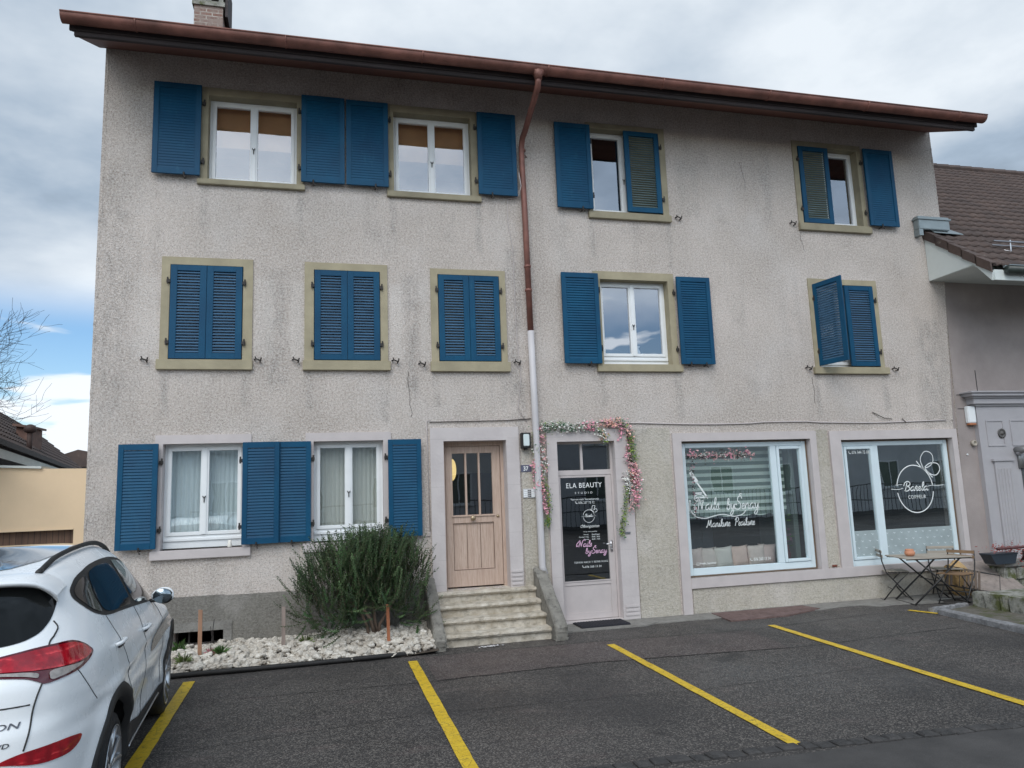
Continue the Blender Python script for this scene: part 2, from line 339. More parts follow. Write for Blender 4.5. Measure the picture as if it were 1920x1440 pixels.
def garagewood():
    n = NT('garage_planks'); x, y, z = n.sep(); f = n.math('FRACT', n.math('MULTIPLY', x, 11.), 0)
    c = n.mix(n.mr(n.noise(6, 5, .6, (3, 3, .2)), .3, .7), (.10, .055, .035), (.19, .11, .07)); c = n.mix(n.mr(f, 0, .16, 1, 0), c, (.02, .012, .01))
    n.col(c); n.set(Roughness=.6); return n.m
M['garage'] = garagewood()
M['bark'] = simple('bare_branch_bark', (.035, .028, .027), .9, .3, 8, bump=.4)
def emis(name, c, s):
    n = NT(name); n.set(Roughness=.4); n.col(c); n.p.inputs['Emission Color'].default_value = c+(1,); n.p.inputs['Emission Strength'].default_value = s; return n.m
def brick():
    n = NT('old_chimney_brick'); b = n.N('ShaderNodeTexBrick'); mp = n.N('ShaderNodeMapping'); mp.inputs['Rotation'].default_value = (R(90), 0, 0)
    n.L(n.tc.outputs['Object'], mp.inputs[0]); n.L(mp.outputs[0], b.inputs[0])
    for i, v in (('Scale', 1.), ('Brick Width', .2), ('Row Height', .07), ('Mortar Size', .012)): b.inputs[i].default_value = v
    b.inputs['Color1'].default_value = (.16, .075, .06, 1); b.inputs['Color2'].default_value = (.24, .12, .09, 1); b.inputs['Mortar'].default_value = (.42, .38, .34, 1)
    n.col(n.mix(n.mr(n.noise(7, 6, .75), .38, .56), b.outputs[0], (.26, .20, .175))); n.set(Roughness=.9); n.bump(n.noise(30, 5), .5); return n.m
M['brick'] = brick()

# ================================================================ THE SETTING
g = MB()
xs = [-400, -60, -20, -6, 0, 6, 12, 20, 60, 400]; ys = [-400, -60, -30, -12, -6, 0, 8, 30, 80, 400]
for i in range(len(xs)-1):
    for j in range(len(ys)-1):
        g.quad((xs[i], ys[j], 0), (xs[i+1], ys[j], 0), (xs[i+1], ys[j+1], 0), (xs[i], ys[j+1], 0))
bmesh.ops.remove_doubles(g.b, verts=g.b.verts, dist=1e-4)
struct(g.build('car_park_asphalt', M['asphalt']))
M['asphalt2'] = simple('street_asphalt', (.062, .058, .056), .75, .25, 2.5, bump=.6, bscale=110)
g = MB(); g.quad((-60, -12.5, .004), (60, -12.5, .004), (60, -5.62, .004), (-60, -4.62, .004)); struct(g.build('street', M['asphalt2']))
def wob(x, a=.02, f=2.): return a*(math.sin(x*f)+.6*math.sin(x*f*2.7+1)+.4*math.sin(x*f*6.1+2))
def stripe(pa, pb, w, name='parking_line'):
    g = MB(); n = 26; a = Vector(pa); b = Vector(pb); t = (b-a).normalized(); s = Vector((-t.y, t.x, 0))
    L_ = [a + (b-a)*(i/n) for i in range(n+1)]
    vl = [g.b.verts.new((*(p + s*(w/2+random.uniform(-.003, .003))).xy, .008)) for p in L_]; vr = [g.b.verts.new((*(p - s*(w/2+random.uniform(-.003, .003))).xy, .008)) for p in L_]
    for i in range(n): g._f([vl[i], vl[i+1], vr[i+1], vr[i]])
    return struct(g.build(name, M['paint']))
stripe((1.415, -1.30, 0), (1.47, -4.3, 0), .115)
stripe((3.715, -1.31, 0), (3.725, -4.75, 0), .105)
stripe((6.03, -1.40, 0), (5.99, -5.02, 0), .095)
stripe((8.33, -1.16, 0), (8.20, -5.0, 0), .10)
stripe((10.58, -1.02, 0), (10.72, -1.40, 0), .08)
# row of dark cobbles between car park and street
g = MB(); x = 3.6; 
while x < 16:
    w = random.uniform(.10, .17); yy = -4.98 - max(0, x-5)*.085*(1 if x < 9 else .9) + random.uniform(-.012, .012)
    z = .012+random.uniform(0, .012); pts = [(x, yy-.055), (x+w-.012, yy-.06), (x+w-.012, yy+.05), (x, yy+.055)]
    pts = [(a+random.uniform(-.008, .008), b+random.uniform(-.01, .01)) for a, b in pts]
    lo = [g.b.verts.new((a, b, -.02)) for a, b in pts]; cx = sum(a for a, b in pts)/4; cy = sum(b for a, b in pts)/4
    md = [g.b.verts.new((a, b, z*.6)) for a, b in pts]; hi = [g.b.verts.new((cx+(a-cx)*.8, cy+(b-cy)*.75, z)) for a, b in pts]
    for A, B in ((lo, md), (md, hi)):
        for k in range(4): g._f([A[k], A[(k+1) % 4], B[(k+1) % 4], B[k]])
    g._f(hi); x += w
struct(g.build('cobble_gutter', M['cobble'], smooth=False))
# concrete strip along the wall, brick-red cover, door slab
def sheet(name, pts, z, mat, zb=-.01):
    g = MB(); v = [g.b.verts.new((a, b, z)) for a, b in pts]; w = [g.b.verts.new((a, b, zb)) for a, b in pts]; g._f(v)
    for i in range(len(pts)): g._f([v[i], w[i], w[(i+1) % len(pts)], v[(i+1) % len(pts)]])
    return struct(g.build(name, mat))
edge = [(x, -.40+.05*math.sin(x*3.1)+.03*math.sin(x*7.7)-(.25 if x > 10.3 else 0)) for x in [6.9+.2*i for i in range(24)]]
sheet('pavement_strip', [(6.9, .0)]+edge+[(11.5, -.5), (13, -.4), (13, .0)], .010, M['concrete'])
sheet('door_slab', [(5.70, .02), (7.08, .02), (7.15, -.36), (6.9, -.52), (5.75, -.50)], .016, M['concrete'])
M['redslab'] = roughstone('red_cover_slab', (.12, .075, .068), (.19, .125, .115), .6)
sheet('cellar_cover_slab', [(8.08, -.10), (9.55, -.10), (9.62, -.42), (8.9, -.70), (8.02, -.72)], .018, M['redslab'])
# sunk asphalt step by the terrace kerb
def kerbrun(pa, pb, w=.12, h=.075):
    g = MB(); a = Vector(pa); b = Vector(pb); n = 14; t = (b-a).normalized(); s = Vector((-t.y, t.x, 0)); rings = []
    for i in range(n+1):
        p = a+(b-a)*i/n; j = lambda q: random.uniform(-q, q)
        rings.append([g.b.verts.new((*(p+s*(u*w+j(.006))).xy, v*h+(j(.006) if v else -.01))) for u, v in ((0, 0), (0, .8), (.12, 1), (.88, 1), (1, .8), (1, 0))])
    for A, B in zip(rings, rings[1:]):
        for k in range(5): g._f([A[k], A[k+1], B[k+1], B[k]])
    g._f(rings[0]); g._f(rings[-1]); return g
M['kerb'] = roughstone('kerb_stone', (.16, .16, .165), (.30, .30, .31), .5, sc=10)
struct(kerbrun((10.70, -1.40, 0), (10.42, -3.6, 0)).build('terrace_kerb', M['kerb']))
struct(kerbrun((10.72, -1.30, 0), (11.45, -1.16, 0), .07, .06).build('terrace_kerb', M['kerb']))
sheet('terrace_ground', [(10.79, -1.36), (11.45, -1.2), (12.6, -.3), (18, -.3), (18, -4), (10.60, -4)], .03, roughstone('terrace_paving', (.11, .10, .085), (.17, .155, .13), .4, (.08, .085, .04)))

M['patch1'] = asphalt(); M['patch1'].name = 'asphalt_patch'
for n_ in M['patch1'].node_tree.nodes:
    if n_.type == 'MIX' and not n_.inputs[6].is_linked: n_.inputs[6].default_value = (.046, .034, .034, 1); n_.inputs[7].default_value = (.068, .050, .048, 1); break
def jag(P):
    out = []
    for a, b in zip(P, P[1:]+P[:1]):
        for i in range(12): out.append((a[0]+(b[0]-a[0])*i/12+random.uniform(-.014, .014), a[1]+(b[1]-a[1])*i/12+random.uniform(-.014, .014)))
    return out
random.seed(12)
def crackline(P, w=.007):
    g = MB(); P = jag(P+P[::-1])[:12*(len(P)-1)]; prev = None
    for x, y in P:
        q = (g.b.verts.new((x, y-w*random.uniform(.2, 1), .0052)), g.b.verts.new((x, y+w*random.uniform(.2, 1), .0052)))
        if prev: g._f([prev[0], q[0], q[1], prev[1]])
        prev = q
    struct(g.build('asphalt_joint', M['cladjoint']))
M['cladjoint'] = simple('joint_tar', (.014, .013, .013), .9, .3, 8)
def patchsheet(P): 
    g = MB(); g._f([g.b.verts.new((x, y, .0040)) for x, y in jag(P)]); struct(g.build('asphalt_patch', M['patch1']))
patchsheet([(3.85, -1.15), (5.9, -1.18), (7.9, -1.35), (7.8, -2.35), (5.6, -2.15), (3.85, -2.25)])
crackline([(2.0, -2.2), (3.85, -2.27), (5.6, -2.17), (7.9, -2.37), (10.4, -2.2)]); crackline([(3.9, -1.13), (5.9, -1.17), (8.0, -1.30), (10.2, -1.0)]); crackline([(6.9, -.42), (7.6, -1.2), (8.0, -2.3)]); crackline([(1.6, -3.6), (3.6, -3.3), (6.0, -3.5), (9.8, -3.3)], .004)

# garden bed: edging, soil, white stones
g = MB(); g.tube([(1.05, -1.07, .03), (1.9, -1.09, .035), (2.6, -1.07, .03), (3.3, -1.06, .035), (3.75, -1.02, .03), (4.0, -.93, .03)], .028, 6)
g.tube([(-1.5, -1.08, .03), (1.06, -1.07, .03)], .028, 6)
tag(g.build('edging_strip', simple('black_edging', (.016, .015, .015), .7, .3, 8, bump=.4), smooth=True), 'black edging strip between the white stones and the asphalt', 'edging')
g = MB(); n = 30
for i in range(n):
    for j in range(6):
        def hz(i, j):
            x = -1.5+5.55*i/n; y = -1.05+1.05*j/6; return (x, y, .02+.09*min(1, j/2.)+.02*math.sin(x*5+j)+.05*max(0, (x-1.5)/2.5)*min(1, j/3))
        g.quad(hz(i, j), hz(i+1, j), hz(i+1, j+1), hz(i, j+1))
bmesh.ops.remove_doubles(g.b, verts=g.b.verts, dist=1e-4)
struct(g.build('soil_bed', simple('garden_soil', (.07, .055, .042), .95, .4, 8, bump=.8), smooth=True))
def bedz(x, y):
    j = (y+1.05)/1.05*6; return .02+.09*min(1, j/2.)+.02*math.sin(x*5+j)+.05*max(0, (x-1.5)/2.5)*min(1, j/3)
g = MB(); bigs = []
base = []
for v in range(6):
    t = bmesh.new(); bmesh.ops.create_icosphere(t, subdivisions=2, radius=1)
    for w in t.verts:
        c = w.co; f = 1+.22*math.sin(c.x*3+v)+.16*math.sin(c.y*4+v*2)+.14*math.sin(c.z*5+v*3); w.co = c*f
    base.append(([w.co.copy() for w in t.verts], [[w.index for w in f.verts] for f in t.faces])); t.free()
for k in range(3300):
    x = random.uniform(.55, 4.03); y = random.uniform(-1.03, -.03)
    if x > 3.85 and y < -1.0: continue
    r = random.choice((.014, .02, .024, .03, .036, .044))*random.uniform(.8, 1.15)
    V_, F_ = random.choice(base); Mx = Matrix.Translation((x, y, bedz(x, y)+r*random.uniform(-.1, 1.1))) @ Matrix.Rotation(random.uniform(0, 6.3), 4, 'Z') @ Matrix.Rotation(random.uniform(-.6, .6), 4, 'X') @ Matrix.Diagonal((r*random.uniform(.9, 1.5), r, r*random.uniform(.5, .8), 1))
    vs = [g.b.verts.new(Mx @ c) for c in V_]
    for f in F_: g.b.faces.new([vs[i] for i in f])
g.build('white_stones', M['pebble'], smooth=False, recalc=False)
tag(bpy.data.objects['white_stones'], 'bed of loose white limestone lumps under the front wall', 'gravel', kind='stuff')

# ================================================================ THE HOUSE
house = thing('apartment_house', 'three storey grey roughcast house with blue shutters and two shop windows', 'house', (6.5, 0, 0))
# openings: x0,x1,z0,z1
OP = dict(U1=(1.27, 2.40, 6.03, 7.22), U2=(3.71, 4.82, 6.03, 7.22), U3=(6.66, 7.80, 5.92, 7.25), U4=(10.28, 11.42, 5.94, 7.27),
          M1=(.86, 1.74, 3.62, 4.86), M2=(2.63, 3.50, 3.62, 4.86), M3=(4.29, 5.17, 3.62, 4.86), M4=(6.70, 7.79, 3.60, 4.88), M5=(10.33, 11.45, 3.58, 4.93),
          L1=(.84, 1.78, 1.27, 2.56), L2=(2.63, 3.52, 1.27, 2.56), D1=(4.32, 5.19, .56, 2.53), D2=(5.92, 6.78, .02, 2.49),
          S1=(7.83, 10.00, .50, 2.46), S2=(10.55, 12.66, .46, 2.43), V=(1.02, 1.58, .12, .30))
def lean(x, z):
    if x > 12.9: return 12.74 + (13.0-12.74)*min(1, max(0, (z-2.6)/3.4))
    return x
def wall_front():
    g = MB(); TOP = 7.95
    xs = sorted({0, 13.0}|{v for o in OP.values() for v in o[:2]}|{.4, 2.0, 5.6, 8.9, 9.7, 12.2}); zs = sorted({0, TOP}|{v for o in OP.values() for v in o[2:]}|{.72, 1, 3, 3.3, 5.4})
    vv = {}
    def V_(x, z):
        k = (round(x, 3), round(z, 3))
        if k not in vv: vv[k] = g.b.verts.new((lean(x, z), 0, z))
        return vv[k]
    for a, b in zip(xs, xs[1:]):
        for c, d in zip(zs, zs[1:]):
            mx, mz = (a+b)/2, (c+d)/2
            if any(o[0] < mx < o[1] and o[2] < mz < o[3] for o in OP.values()): continue
            g._f([V_(a, c), V_(b, c), V_(b, d), V_(a, d)])
    D = .30
    for n_, (a, b, c, d) in OP.items():
        for p, q in (((a, c), (a, d)), ((a, d), (b, d)), ((b, d), (b, c)), ((b, c), (a, c))):
            g.quad((p[0], 0, p[1]), (q[0], 0, q[1]), (q[0], D, q[1]), (p[0], D, p[1]))
    # left, right and back walls (gables)
    g.quad((0, 0, 0), (0, 0, TOP), (0, 9, TOP), (0, 9, 0)); g.quad((0, 0, TOP), (0, 4.5, 10.2), (0, 9, TOP))
    g.quad((12.74, 0, 0), (12.74, 9, 0), (13, 9, TOP), (13, 0, TOP)); g.quad((13, 0, TOP), (13, 9, TOP), (13, 4.5, 10.2)); g.quad((0, 9, 0), (0, 9, TOP), (13, 9, TOP), (12.74, 9, 0))
    return g
wall = wall_front().build('wall', M['stucco'], house, recalc=False)
# peeling plaster roll down both corners
g = MB(); random.seed(3)
pts = [(.020+.004*math.sin(z*23)+(.012 if z > 5.45 else 0), .016, z) for z in [i*.05 for i in range(15, 155)]]
g.tube(pts, [.020+random.uniform(-.005, .006) for p in pts], 6); g.build('corner_plaster', M['stucco'], house, smooth=True); g = MB()
pts = [(lean(13, z)-.014, .016, z) for z in [i*.05 for i in range(54, 156)]]
g.tube(pts, [.020+random.uniform(-.006, .008) for p in pts], 6)
g.build('corner_plaster', M['stucco'], house, smooth=True)
g = MB(); n = 30
g.box(-.012, 4.10, -.022, -.001, -.02, .125); g.box(-.012, 1.02, -.022, -.001, .125, .715); g.box(1.58, 4.10, -.022, -.001, .125, .700); g.box(1.02, 1.58, -.022, -.001, .30, .712)
g.build('plinth', M['plinth'], house)
g = MB(); g.box(7.86, 12.72, -.012, -.001, -.01, .352); g.box(5.40, 5.75, -.010, -.001, 0, 2.62); g.box(7.05, 7.66, -.010, -.001, 0, 2.66)
g.box(10.12, 10.33, -.010, -.001, .52, 2.60)
g.build('lower_render', M['stucco_cream'], house)
# dark rooms behind the openings
def room(a, b, c, d, depth, mat, lining, y0=.301):
    g = MB(); e = .35
    a -= e; b += e; c -= .4; d += .12
    g.quad((a, y0, c), (a, y0+depth, c), (a, y0+depth, d), (a, y0, d)); g.quad((b, y0, c), (b, y0, d), (b, y0+depth, d), (b, y0+depth, c))
    g.quad((a, y0+depth, c), (b, y0+depth, c), (b, y0+depth, d), (a, y0+depth, d)); g.quad((a, y0, c), (b, y0, c), (b, y0+depth, c), (a, y0+depth, c))
    g.mi = 1; g.quad((a, y0, d), (a, y0+depth, d), (b, y0+depth, d), (b, y0, d))
    return g.build('room_lining', [mat, lining], house)
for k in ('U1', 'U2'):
    room(*OP[k], 2.2, M['warm_room'], M['warm_room']); a, b, c, d = OP[k]; g = MB(); g.box(a, b, .27, .28, 6.62, d); g.build('inner_panel', simple('lit_ceiling_panel', (.78, .46, .23), .8, .12, 3), house)  # added warm panel behind the glass stands in for the lit wooden ceiling
for k in ('U3', 'U4'): room(*OP[k], 2, M['dark_room'], M['dark_room'])
for k in ('M1', 'M2', 'M3', 'M4', 'M5', 'L1', 'L2'): room(*OP[k], 1.5, M['dark_room'], M['dark_room'])
room(*OP['D1'], 2, M['dark_room'], M['pale_room']); room(*OP['D2'], 2, M['dark_room'], M['dark_room']); room(*OP['V'], .5, M['dark_room'], M['dark_room'])
room(8.18, 9.7, .50, 2.46, 2.4, M['dark_room'], M['dark_room']); room(10.9, 12.3, .46, 2.43, 2.4, M['dark_room'], M['dark_room'])

# ---------------------------------------------------------------- windows
def window(key, stone, sur=None, sill=None, glassm='glass', Y=.13, xr=None, frame=.045, lintel=True, handle=True, low=0., rev=True):
    a, b, c, d = OP[key]
    if xr: a, b = xr
    g = MB(); fm = M['white']; c2 = c+low; m = (a+b)/2
    g.frame(a+.002, b-.002, c2, d-.002, .035, Y, Y+.07, wb=.04)
    if low: g.box(a+.002, b-.002, Y+.0, Y+.06, c+.012, c2-.004); g.box(a+.01, b-.01, Y-.02, Y, c2-.02, c2+.008)
    for s in (0, 1):
        x0, x1 = (a+.037, m-.004) if s == 0 else (m+.004, b-.037)
        g.frame(x0, x1, c2+.042, d-.037, frame, Y-.016, Y+.045, bev=.004)
    g.box(m-.028, m+.028, Y-.028, Y-.016, c2+.05, d-.045, .004)
    w = g.build('window', fm, house)
    for s in (0, 1):
        x0, x1 = (a+.037, m-.004) if s == 0 else (m+.004, b-.037)
        p = MB(); p.box(x0+frame-.003, x1-frame+.003, Y+.012, Y+.02, c2+.042+frame-.003, d-.037-frame+.003); p.build('pane', M[glassm], w)
    if handle:
        h = MB(); zz = c2+(d-c2)*.42; h.tube([(m, Y-.035, zz-.05), (m, Y-.04, zz), (m-.018, Y-.042, zz+.03)], .006, 6); h.tube([(m, Y-.04, zz), (m+.018, Y-.042, zz+.03)], .006, 6)
        h.build('handle', M['black'], w)
    if sur:
        A, B, Z = sur; p = MB(); y0 = -.018
        p.box(A, a, y0, .055, c, Z); p.box(b, B, y0, .055, c, Z); p.box(a, b, y0, .055, d, Z)
        # reveal lining
        if rev: p.box(a-.001, a+.0015, .0, Y, c, d); p.box(b-.0015, b+.001, .0, Y, c, d); p.box(a, b, .0, Y, d-.002, d+.001)
        p.build('surround', stone, w)
    if sill:
        A, B, z0, z1 = sill; p = MB(); p.box(A, B, -.055, Y-.002, z0, z1, .006); p.build('sill', stone, w)
    return w
S, S2_, LI = M['sandstone'], M['sandstone2'], M['lilac_smooth']
WN = {}
WN['U1'] = window('U1', S2_, (1.18, 2.49, 7.33), (1.15, 2.51, 5.955, 6.03), 'glass_up')
WN['U2'] = window('U2', S2_, (3.61, 4.93, 7.33), (3.61, 4.95, 5.945, 6.03), 'glass_up')
WN['U3'] = window('U3', S2_, (6.60, 7.90, 7.34), (6.58, 7.92, 5.81, 5.92), 'glass_up')
WN['U4'] = window('U4', S2_, (10.19, 11.50, 7.36), (10.18, 11.55, 5.82, 5.94), 'glass_up')
WN['M1'] = window('M1', S, (.76, 1.86, 4.96), (.73, 1.87, 3.49, 3.62), 'glass', Y=.2)
WN['M2'] = window('M2', S, (2.51, 3.60, 4.96), (2.49, 3.63, 3.49, 3.62), 'glass', Y=.2)
WN['M3'] = window('M3', S, (4.19, 5.26, 4.94), (4.17, 5.29, 3.48, 3.62), 'glass', Y=.2)
WN['M4'] = window('M4', S, (6.60, 7.89, 5.0), (6.59, 7.94, 3.49, 3.60), 'glass_up', low=.10)
WN['M5'] = window('M5', S, (10.24, 11.53, 5.02), (10.20, 11.59, 3.47, 3.58), 'glass', low=.08)
WN['L1'] = window('L1', LI, (.75, 1.87, 2.67), (.73, 1.88, 1.16, 1.27), 'glass', low=.12)
WN['L2'] = window('L2', LI, (2.53, 3.62, 2.67), (2.50, 3.65, 1.16, 1.27), 'glass', low=.12)
# what hangs behind the ground floor and upper panes
def curtain(x0, x1, z0, z1, Y, mat, label, lam=.055, amp=.014):
    g = MB(); n = int((x1-x0)/.011); T = []; Bm = []
    for i in range(n+1):
        x = x0+(x1-x0)*i/n; ph = x*2*math.pi/lam+1.3*math.sin(x*9)
        T.append((x, Y+amp*.5*math.sin(ph), z1+.004*math.sin(ph))); Bm.append((x, Y+amp*math.sin(ph+.4), z0))
    rows = 5
    for r in range(rows):
        for i in range(n):
            def P(i, r):
                t = r/rows; a = Vector(T[i]); b = Vector(Bm[i]); return a.lerp(b, t)
            g.quad(P(i, r), P(i+1, r), P(i+1, r+1), P(i, r+1))
    bmesh.ops.remove_doubles(g.b, verts=g.b.verts, dist=1e-5)
    return tag(g.build('curtain', mat, smooth=True), label, 'curtain', 'curtains behind the ground floor windows')
curtain(.88, 1.30, 1.40, 2.49, .27, M['curtain'], 'pale blue-grey net curtain in the left pane of the window nearest the car')
curtain(1.32, 1.75, 1.40, 2.49, .27, M['curtain'], 'pale blue-grey net curtain in the right pane of the window nearest the car')
curtain(2.67, 3.07, 1.40, 2.49, .27, M['curtain2'], 'beige curtain in the left pane of the window above the rosemary')
curtain(3.09, 3.49, 1.40, 2.49, .27, M['curtain2'], 'beige curtain in the right pane of the window above the rosemary')

# ---------------------------------------------------------------- shutters
M['slatgrey'] = simple('pale_blue_slats', (.045, .115, .20), .6, .3, 9, sc=(.3, 1, 3)); M['slattan'] = simple('grey_olive_slats', (.10, .145, .145), .7, .3, 9, sc=(.3, 1, 3))  # closed leaves get paler, greyer slats than the frame paint
def shutter(x0, x1, z0, z1, Y, up=True, ang=0, hinge='l', label=None, nsl=None, hinges=True, extra=.045, slat='slatgrey'):
    """a louvred leaf; up=True: the slats show their closed back face (leaf folded open)"""
    w = x1-x0; g = MB(); st = (.062 if w < .5 else .068) if up else .080; th = .032
    ox = 0 if hinge == 'l' else w
    X = lambda x: x-ox
    g.box(X(0), X(st), -th, 0, 0, z1-z0, .003); g.box(X(w-st), X(w), -th, 0, 0, z1-z0, .003)
    g.box(X(st), X(w-st), -th, -.002, 0, .075, .002); g.box(X(st), X(w-st), -th, -.002, z1-z0-.075, z1-z0, .002)
    n = nsl or int((z1-z0-.15)/.037); hh = (z1-z0-.15)/n
    for i in range(n):
        zc = .075+hh*(i+.5); t = .0035; dy = .013
        if up: p = [(-th+.006, zc-hh*.62), (-.006, zc+hh*.50)]      # outer edge low: overlaps like closed scales
        else: p = [(-th+.004, zc-hh*.34), (-.006, zc+hh*.30)]
        if ang: p = [(-th+.002, zc-hh*.52), (-.003, zc+hh*.46)]
        if up == 'in': p = [(-th+.008, zc-hh*.56), (-.012, zc+hh*.40)] if z0 < 5 else [(-.021, zc-hh*.60), (-.015, zc+hh*.55)]; t = .004
        g.mi = 1; (ya, za), (yb, zb) = p; d = Vector((yb-ya, zb-za)).normalized(); nn = Vector((-d.y, d.x))*t
        pts = [(X(st), ya+nn.x, za+nn.y), (X(st), yb+nn.x, zb+nn.y), (X(st), yb-nn.x, zb-nn.y), (X(st), ya-nn.x, za-nn.y)]
        g.prism(pts, (0, 0, 0), (w-2*st, 0, 0))
    Mx = Matrix.Translation((x0+ox, Y, z0)) @ Matrix.Rotation(R(ang), 4, 'Z')
    bmesh.ops.transform(g.b, matrix=Mx, verts=g.b.verts)
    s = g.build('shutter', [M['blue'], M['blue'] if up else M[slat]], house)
    if label: s['label'] = label
    if hinges:
        for zz in (z0+(z1-z0)*.17, z0+(z1-z0)*.82):
            h = MB(); hx = x0 if hinge == 'l' else x1; sg = -1 if hinge == 'l' else 1
            h.box(min(hx, hx+sg*extra), max(hx, hx+sg*extra), -.045, -.004, zz-.022, zz+.022, .004); h.tube([(hx+sg*extra*.7, -.04, zz-.035), (hx+sg*extra*.7, -.04, zz+.05)], .010, 6)
            h.build('hinge', M['iron'], s)
    return s
YO = -.062
for (x0, x1, z0, z1, hg) in ((.61, 1.19, 6.05, 7.31, 'r'), (2.46, 3.035, 6.06, 7.31, 'l'), (3.055, 3.63, 6.06, 7.30, 'r'), (4.905, 5.48, 6.05, 7.30, 'l'),
        (6.08, 6.64, 5.93, 7.26, 'r'), (11.50, 12.07, 5.95, 7.29, 'l'), (6.08, 6.645, 3.60, 4.94, 'r'), (7.90, 8.455, 3.60, 4.94, 'l')):
    shutter(x0, x1, z0, z1, YO, 'in', hinge=hg)
for (x0, x1, hg) in ((.36, .805, 'r'), (1.775, 2.215, 'l'), (3.575, 4.01, 'l')): shutter(x0, x1, 1.30, 2.56, YO-.01, 'in', hinge=hg)
shutter(2.165, 2.60, 1.30, 2.56, YO+.022, 'in', hinge='r')
for k in ('M1', 'M2', 'M3'):
    a, b, c, d = OP[k]; m = (a+b)/2
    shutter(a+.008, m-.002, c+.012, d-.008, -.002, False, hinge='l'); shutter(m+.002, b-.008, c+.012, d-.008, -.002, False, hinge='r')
shutter(7.215, 7.79, 5.95, 7.25, -.002, False, slat='slattan', hinge='r')
for (a, b, c, d), m_ in (((.88, 1.72, 3.66, 4.83), 'blindgrey'), ((2.65, 3.48, 3.66, 4.83), 'blindgrey'), ((4.31, 5.15, 3.66, 4.83), 'blindtan'), ((7.26, 7.78, 5.96, 7.23), 'blindtan'), ((10.30, 10.80, 5.98, 7.24), 'blindtan'), ((10.92, 11.43, 3.64, 4.90), 'blindgrey')):
    g = MB(); g.box(a, b, .055, .062, c, d); g.build('inner_panel', M[m_], house)
shutter(10.29, 10.85, 5.955, 7.265, -.002, False, slat='slattan', hinge='l')
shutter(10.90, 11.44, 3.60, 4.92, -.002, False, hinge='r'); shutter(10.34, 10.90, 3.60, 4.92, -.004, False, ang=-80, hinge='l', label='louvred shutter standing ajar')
# shutter catches in the wall
def catch(x, z):
    g = MB(); y = -.03; g.tube([(x-.05, -.005, z+.01), (x-.03, y-.02, z+.015), (x, y-.03, z), (x+.035, y, z-.008)], .010, 6); g.tube([(x+.02, -.0, z-.02), (x+.025, -.05, z-.02), (x+.04, -.055, z+.03)], .009, 6)
    g.tube([(x-.03, y, z+.02), (x-.04, y-.015, z+.045)], .008, 6); g.build('shutter_catch', M['iron'], house)
for x, z in ((.60, 3.61), (1.94, 3.62), (2.41, 3.62), (3.70, 3.62), (4.06, 3.58), (5.40, 3.61), (10.11, 3.56), (11.72, 3.55), (10.07, 5.92), (8.05, 5.89)): catch(x, z)
for x, z in ((1.0, 6.03), (2.62, 6.04), (3.45, 6.04), (5.1, 6.03), (6.47, 5.91), (11.72, 5.93), (6.47, 3.58), (8.05, 3.585), (8.3, 3.58), (.62, 1.28), (1.95, 1.28), (2.37, 1.28)):
    g = MB(); g.tube([(x, -.01, z), (x, -.10, z), (x, -.105, z+.045)], .011, 6); g.tube([(x, -.10, z), (x+.02, -.11, z-.035)], .009, 6); g.build('shutter_catch', M['iron'], house)

# ---------------------------------------------------------------- doors
g = MB(); a, b, c, d = OP['D1']
for p in (4.14, a), (b, 5.37): g.box(p[0], p[1], -.03, .06, .50, 2.53)
g.box(4.14, 5.37, -.03, .06, 2.53, 2.71); g.box(a-.001, a+.002, .0, .26, .56, 2.53); g.box(b-.002, b+.001, .0, .26, .56, 2.53); g.box(a, b, .0, .26, 2.528, 2.531)
for i in range(4): g.box(b+.01, 5.36, -.042, -.03, .58+.055*i, .62+.055*i, .008)
g.build('door_surround', M['lilac'], house)
g = MB(); Y = .20
g.box(a+.002, a+.045, Y-.03, Y+.05, .56, 2.528); g.box(b-.045, b-.002, Y-.03, Y+.05, .56, 2.528); g.box(a+.045, b-.045, Y-.03, Y+.05, 2.47, 2.528)
x0, x1 = a+.05, b-.05
g.box(x0, x0+.095, Y-.02, Y+.03, .58, 2.465, .004); g.box(x1-.115, x1, Y-.02, Y+.03, .58, 2.465, .004)
xa, xb = x0+.095, x1-.115; g.box(xa, xb, Y-.02, Y+.03, 2.37, 2.465, .004); g.box(xa, xb, Y-.02, Y+.03, 1.42, 1.53, .004); g.box(xa, xb, Y-.02, Y+.03, .58, .80, .004)
g.box(xa, xb, Y-.004, Y+.02, .80, 1.42)
for i in (1, 2): xx = xa+(xb-xa)*i/3; g.box(xx-.013, xx+.013, Y-.03, Y+.01, 1.515, 2.385, .005)
for i in (1, 2): xx = xa+(xb-xa)*i/3; g.box(xx-.003, xx+.003, Y-.007, Y-.0035, .80, 1.42)
g.frame(xa, xb, .80, 1.42, .014, Y-.012, Y-.004); gg_ = MB(); gg_.frame(xa-.001, xb+.001, .799, 1.421, .0045, Y-.0215, Y-.012)
for i in (1, 2): xx = xa+(xb-xa)*i/3; gg_.box(xx-.003, xx+.003, Y-.0085, Y-.006, .815, 1.405)
g.box(xa-.02, xb+.02, Y-.035, Y-.02, 1.505, 1.525, .004)
dr = g.build('front_door', M['doorwood'], house); gg_.build('panel_shade_line', simple('groove_shade', (.10, .06, .04), .9, .1), dr)  # dark lines drawn in for the shade along the panel recesses
g = MB(); g.box(xa-.002, xb+.002, Y+.010, Y+.016, 1.52, 2.38); g.build('pane', M['glass_dark'], dr)
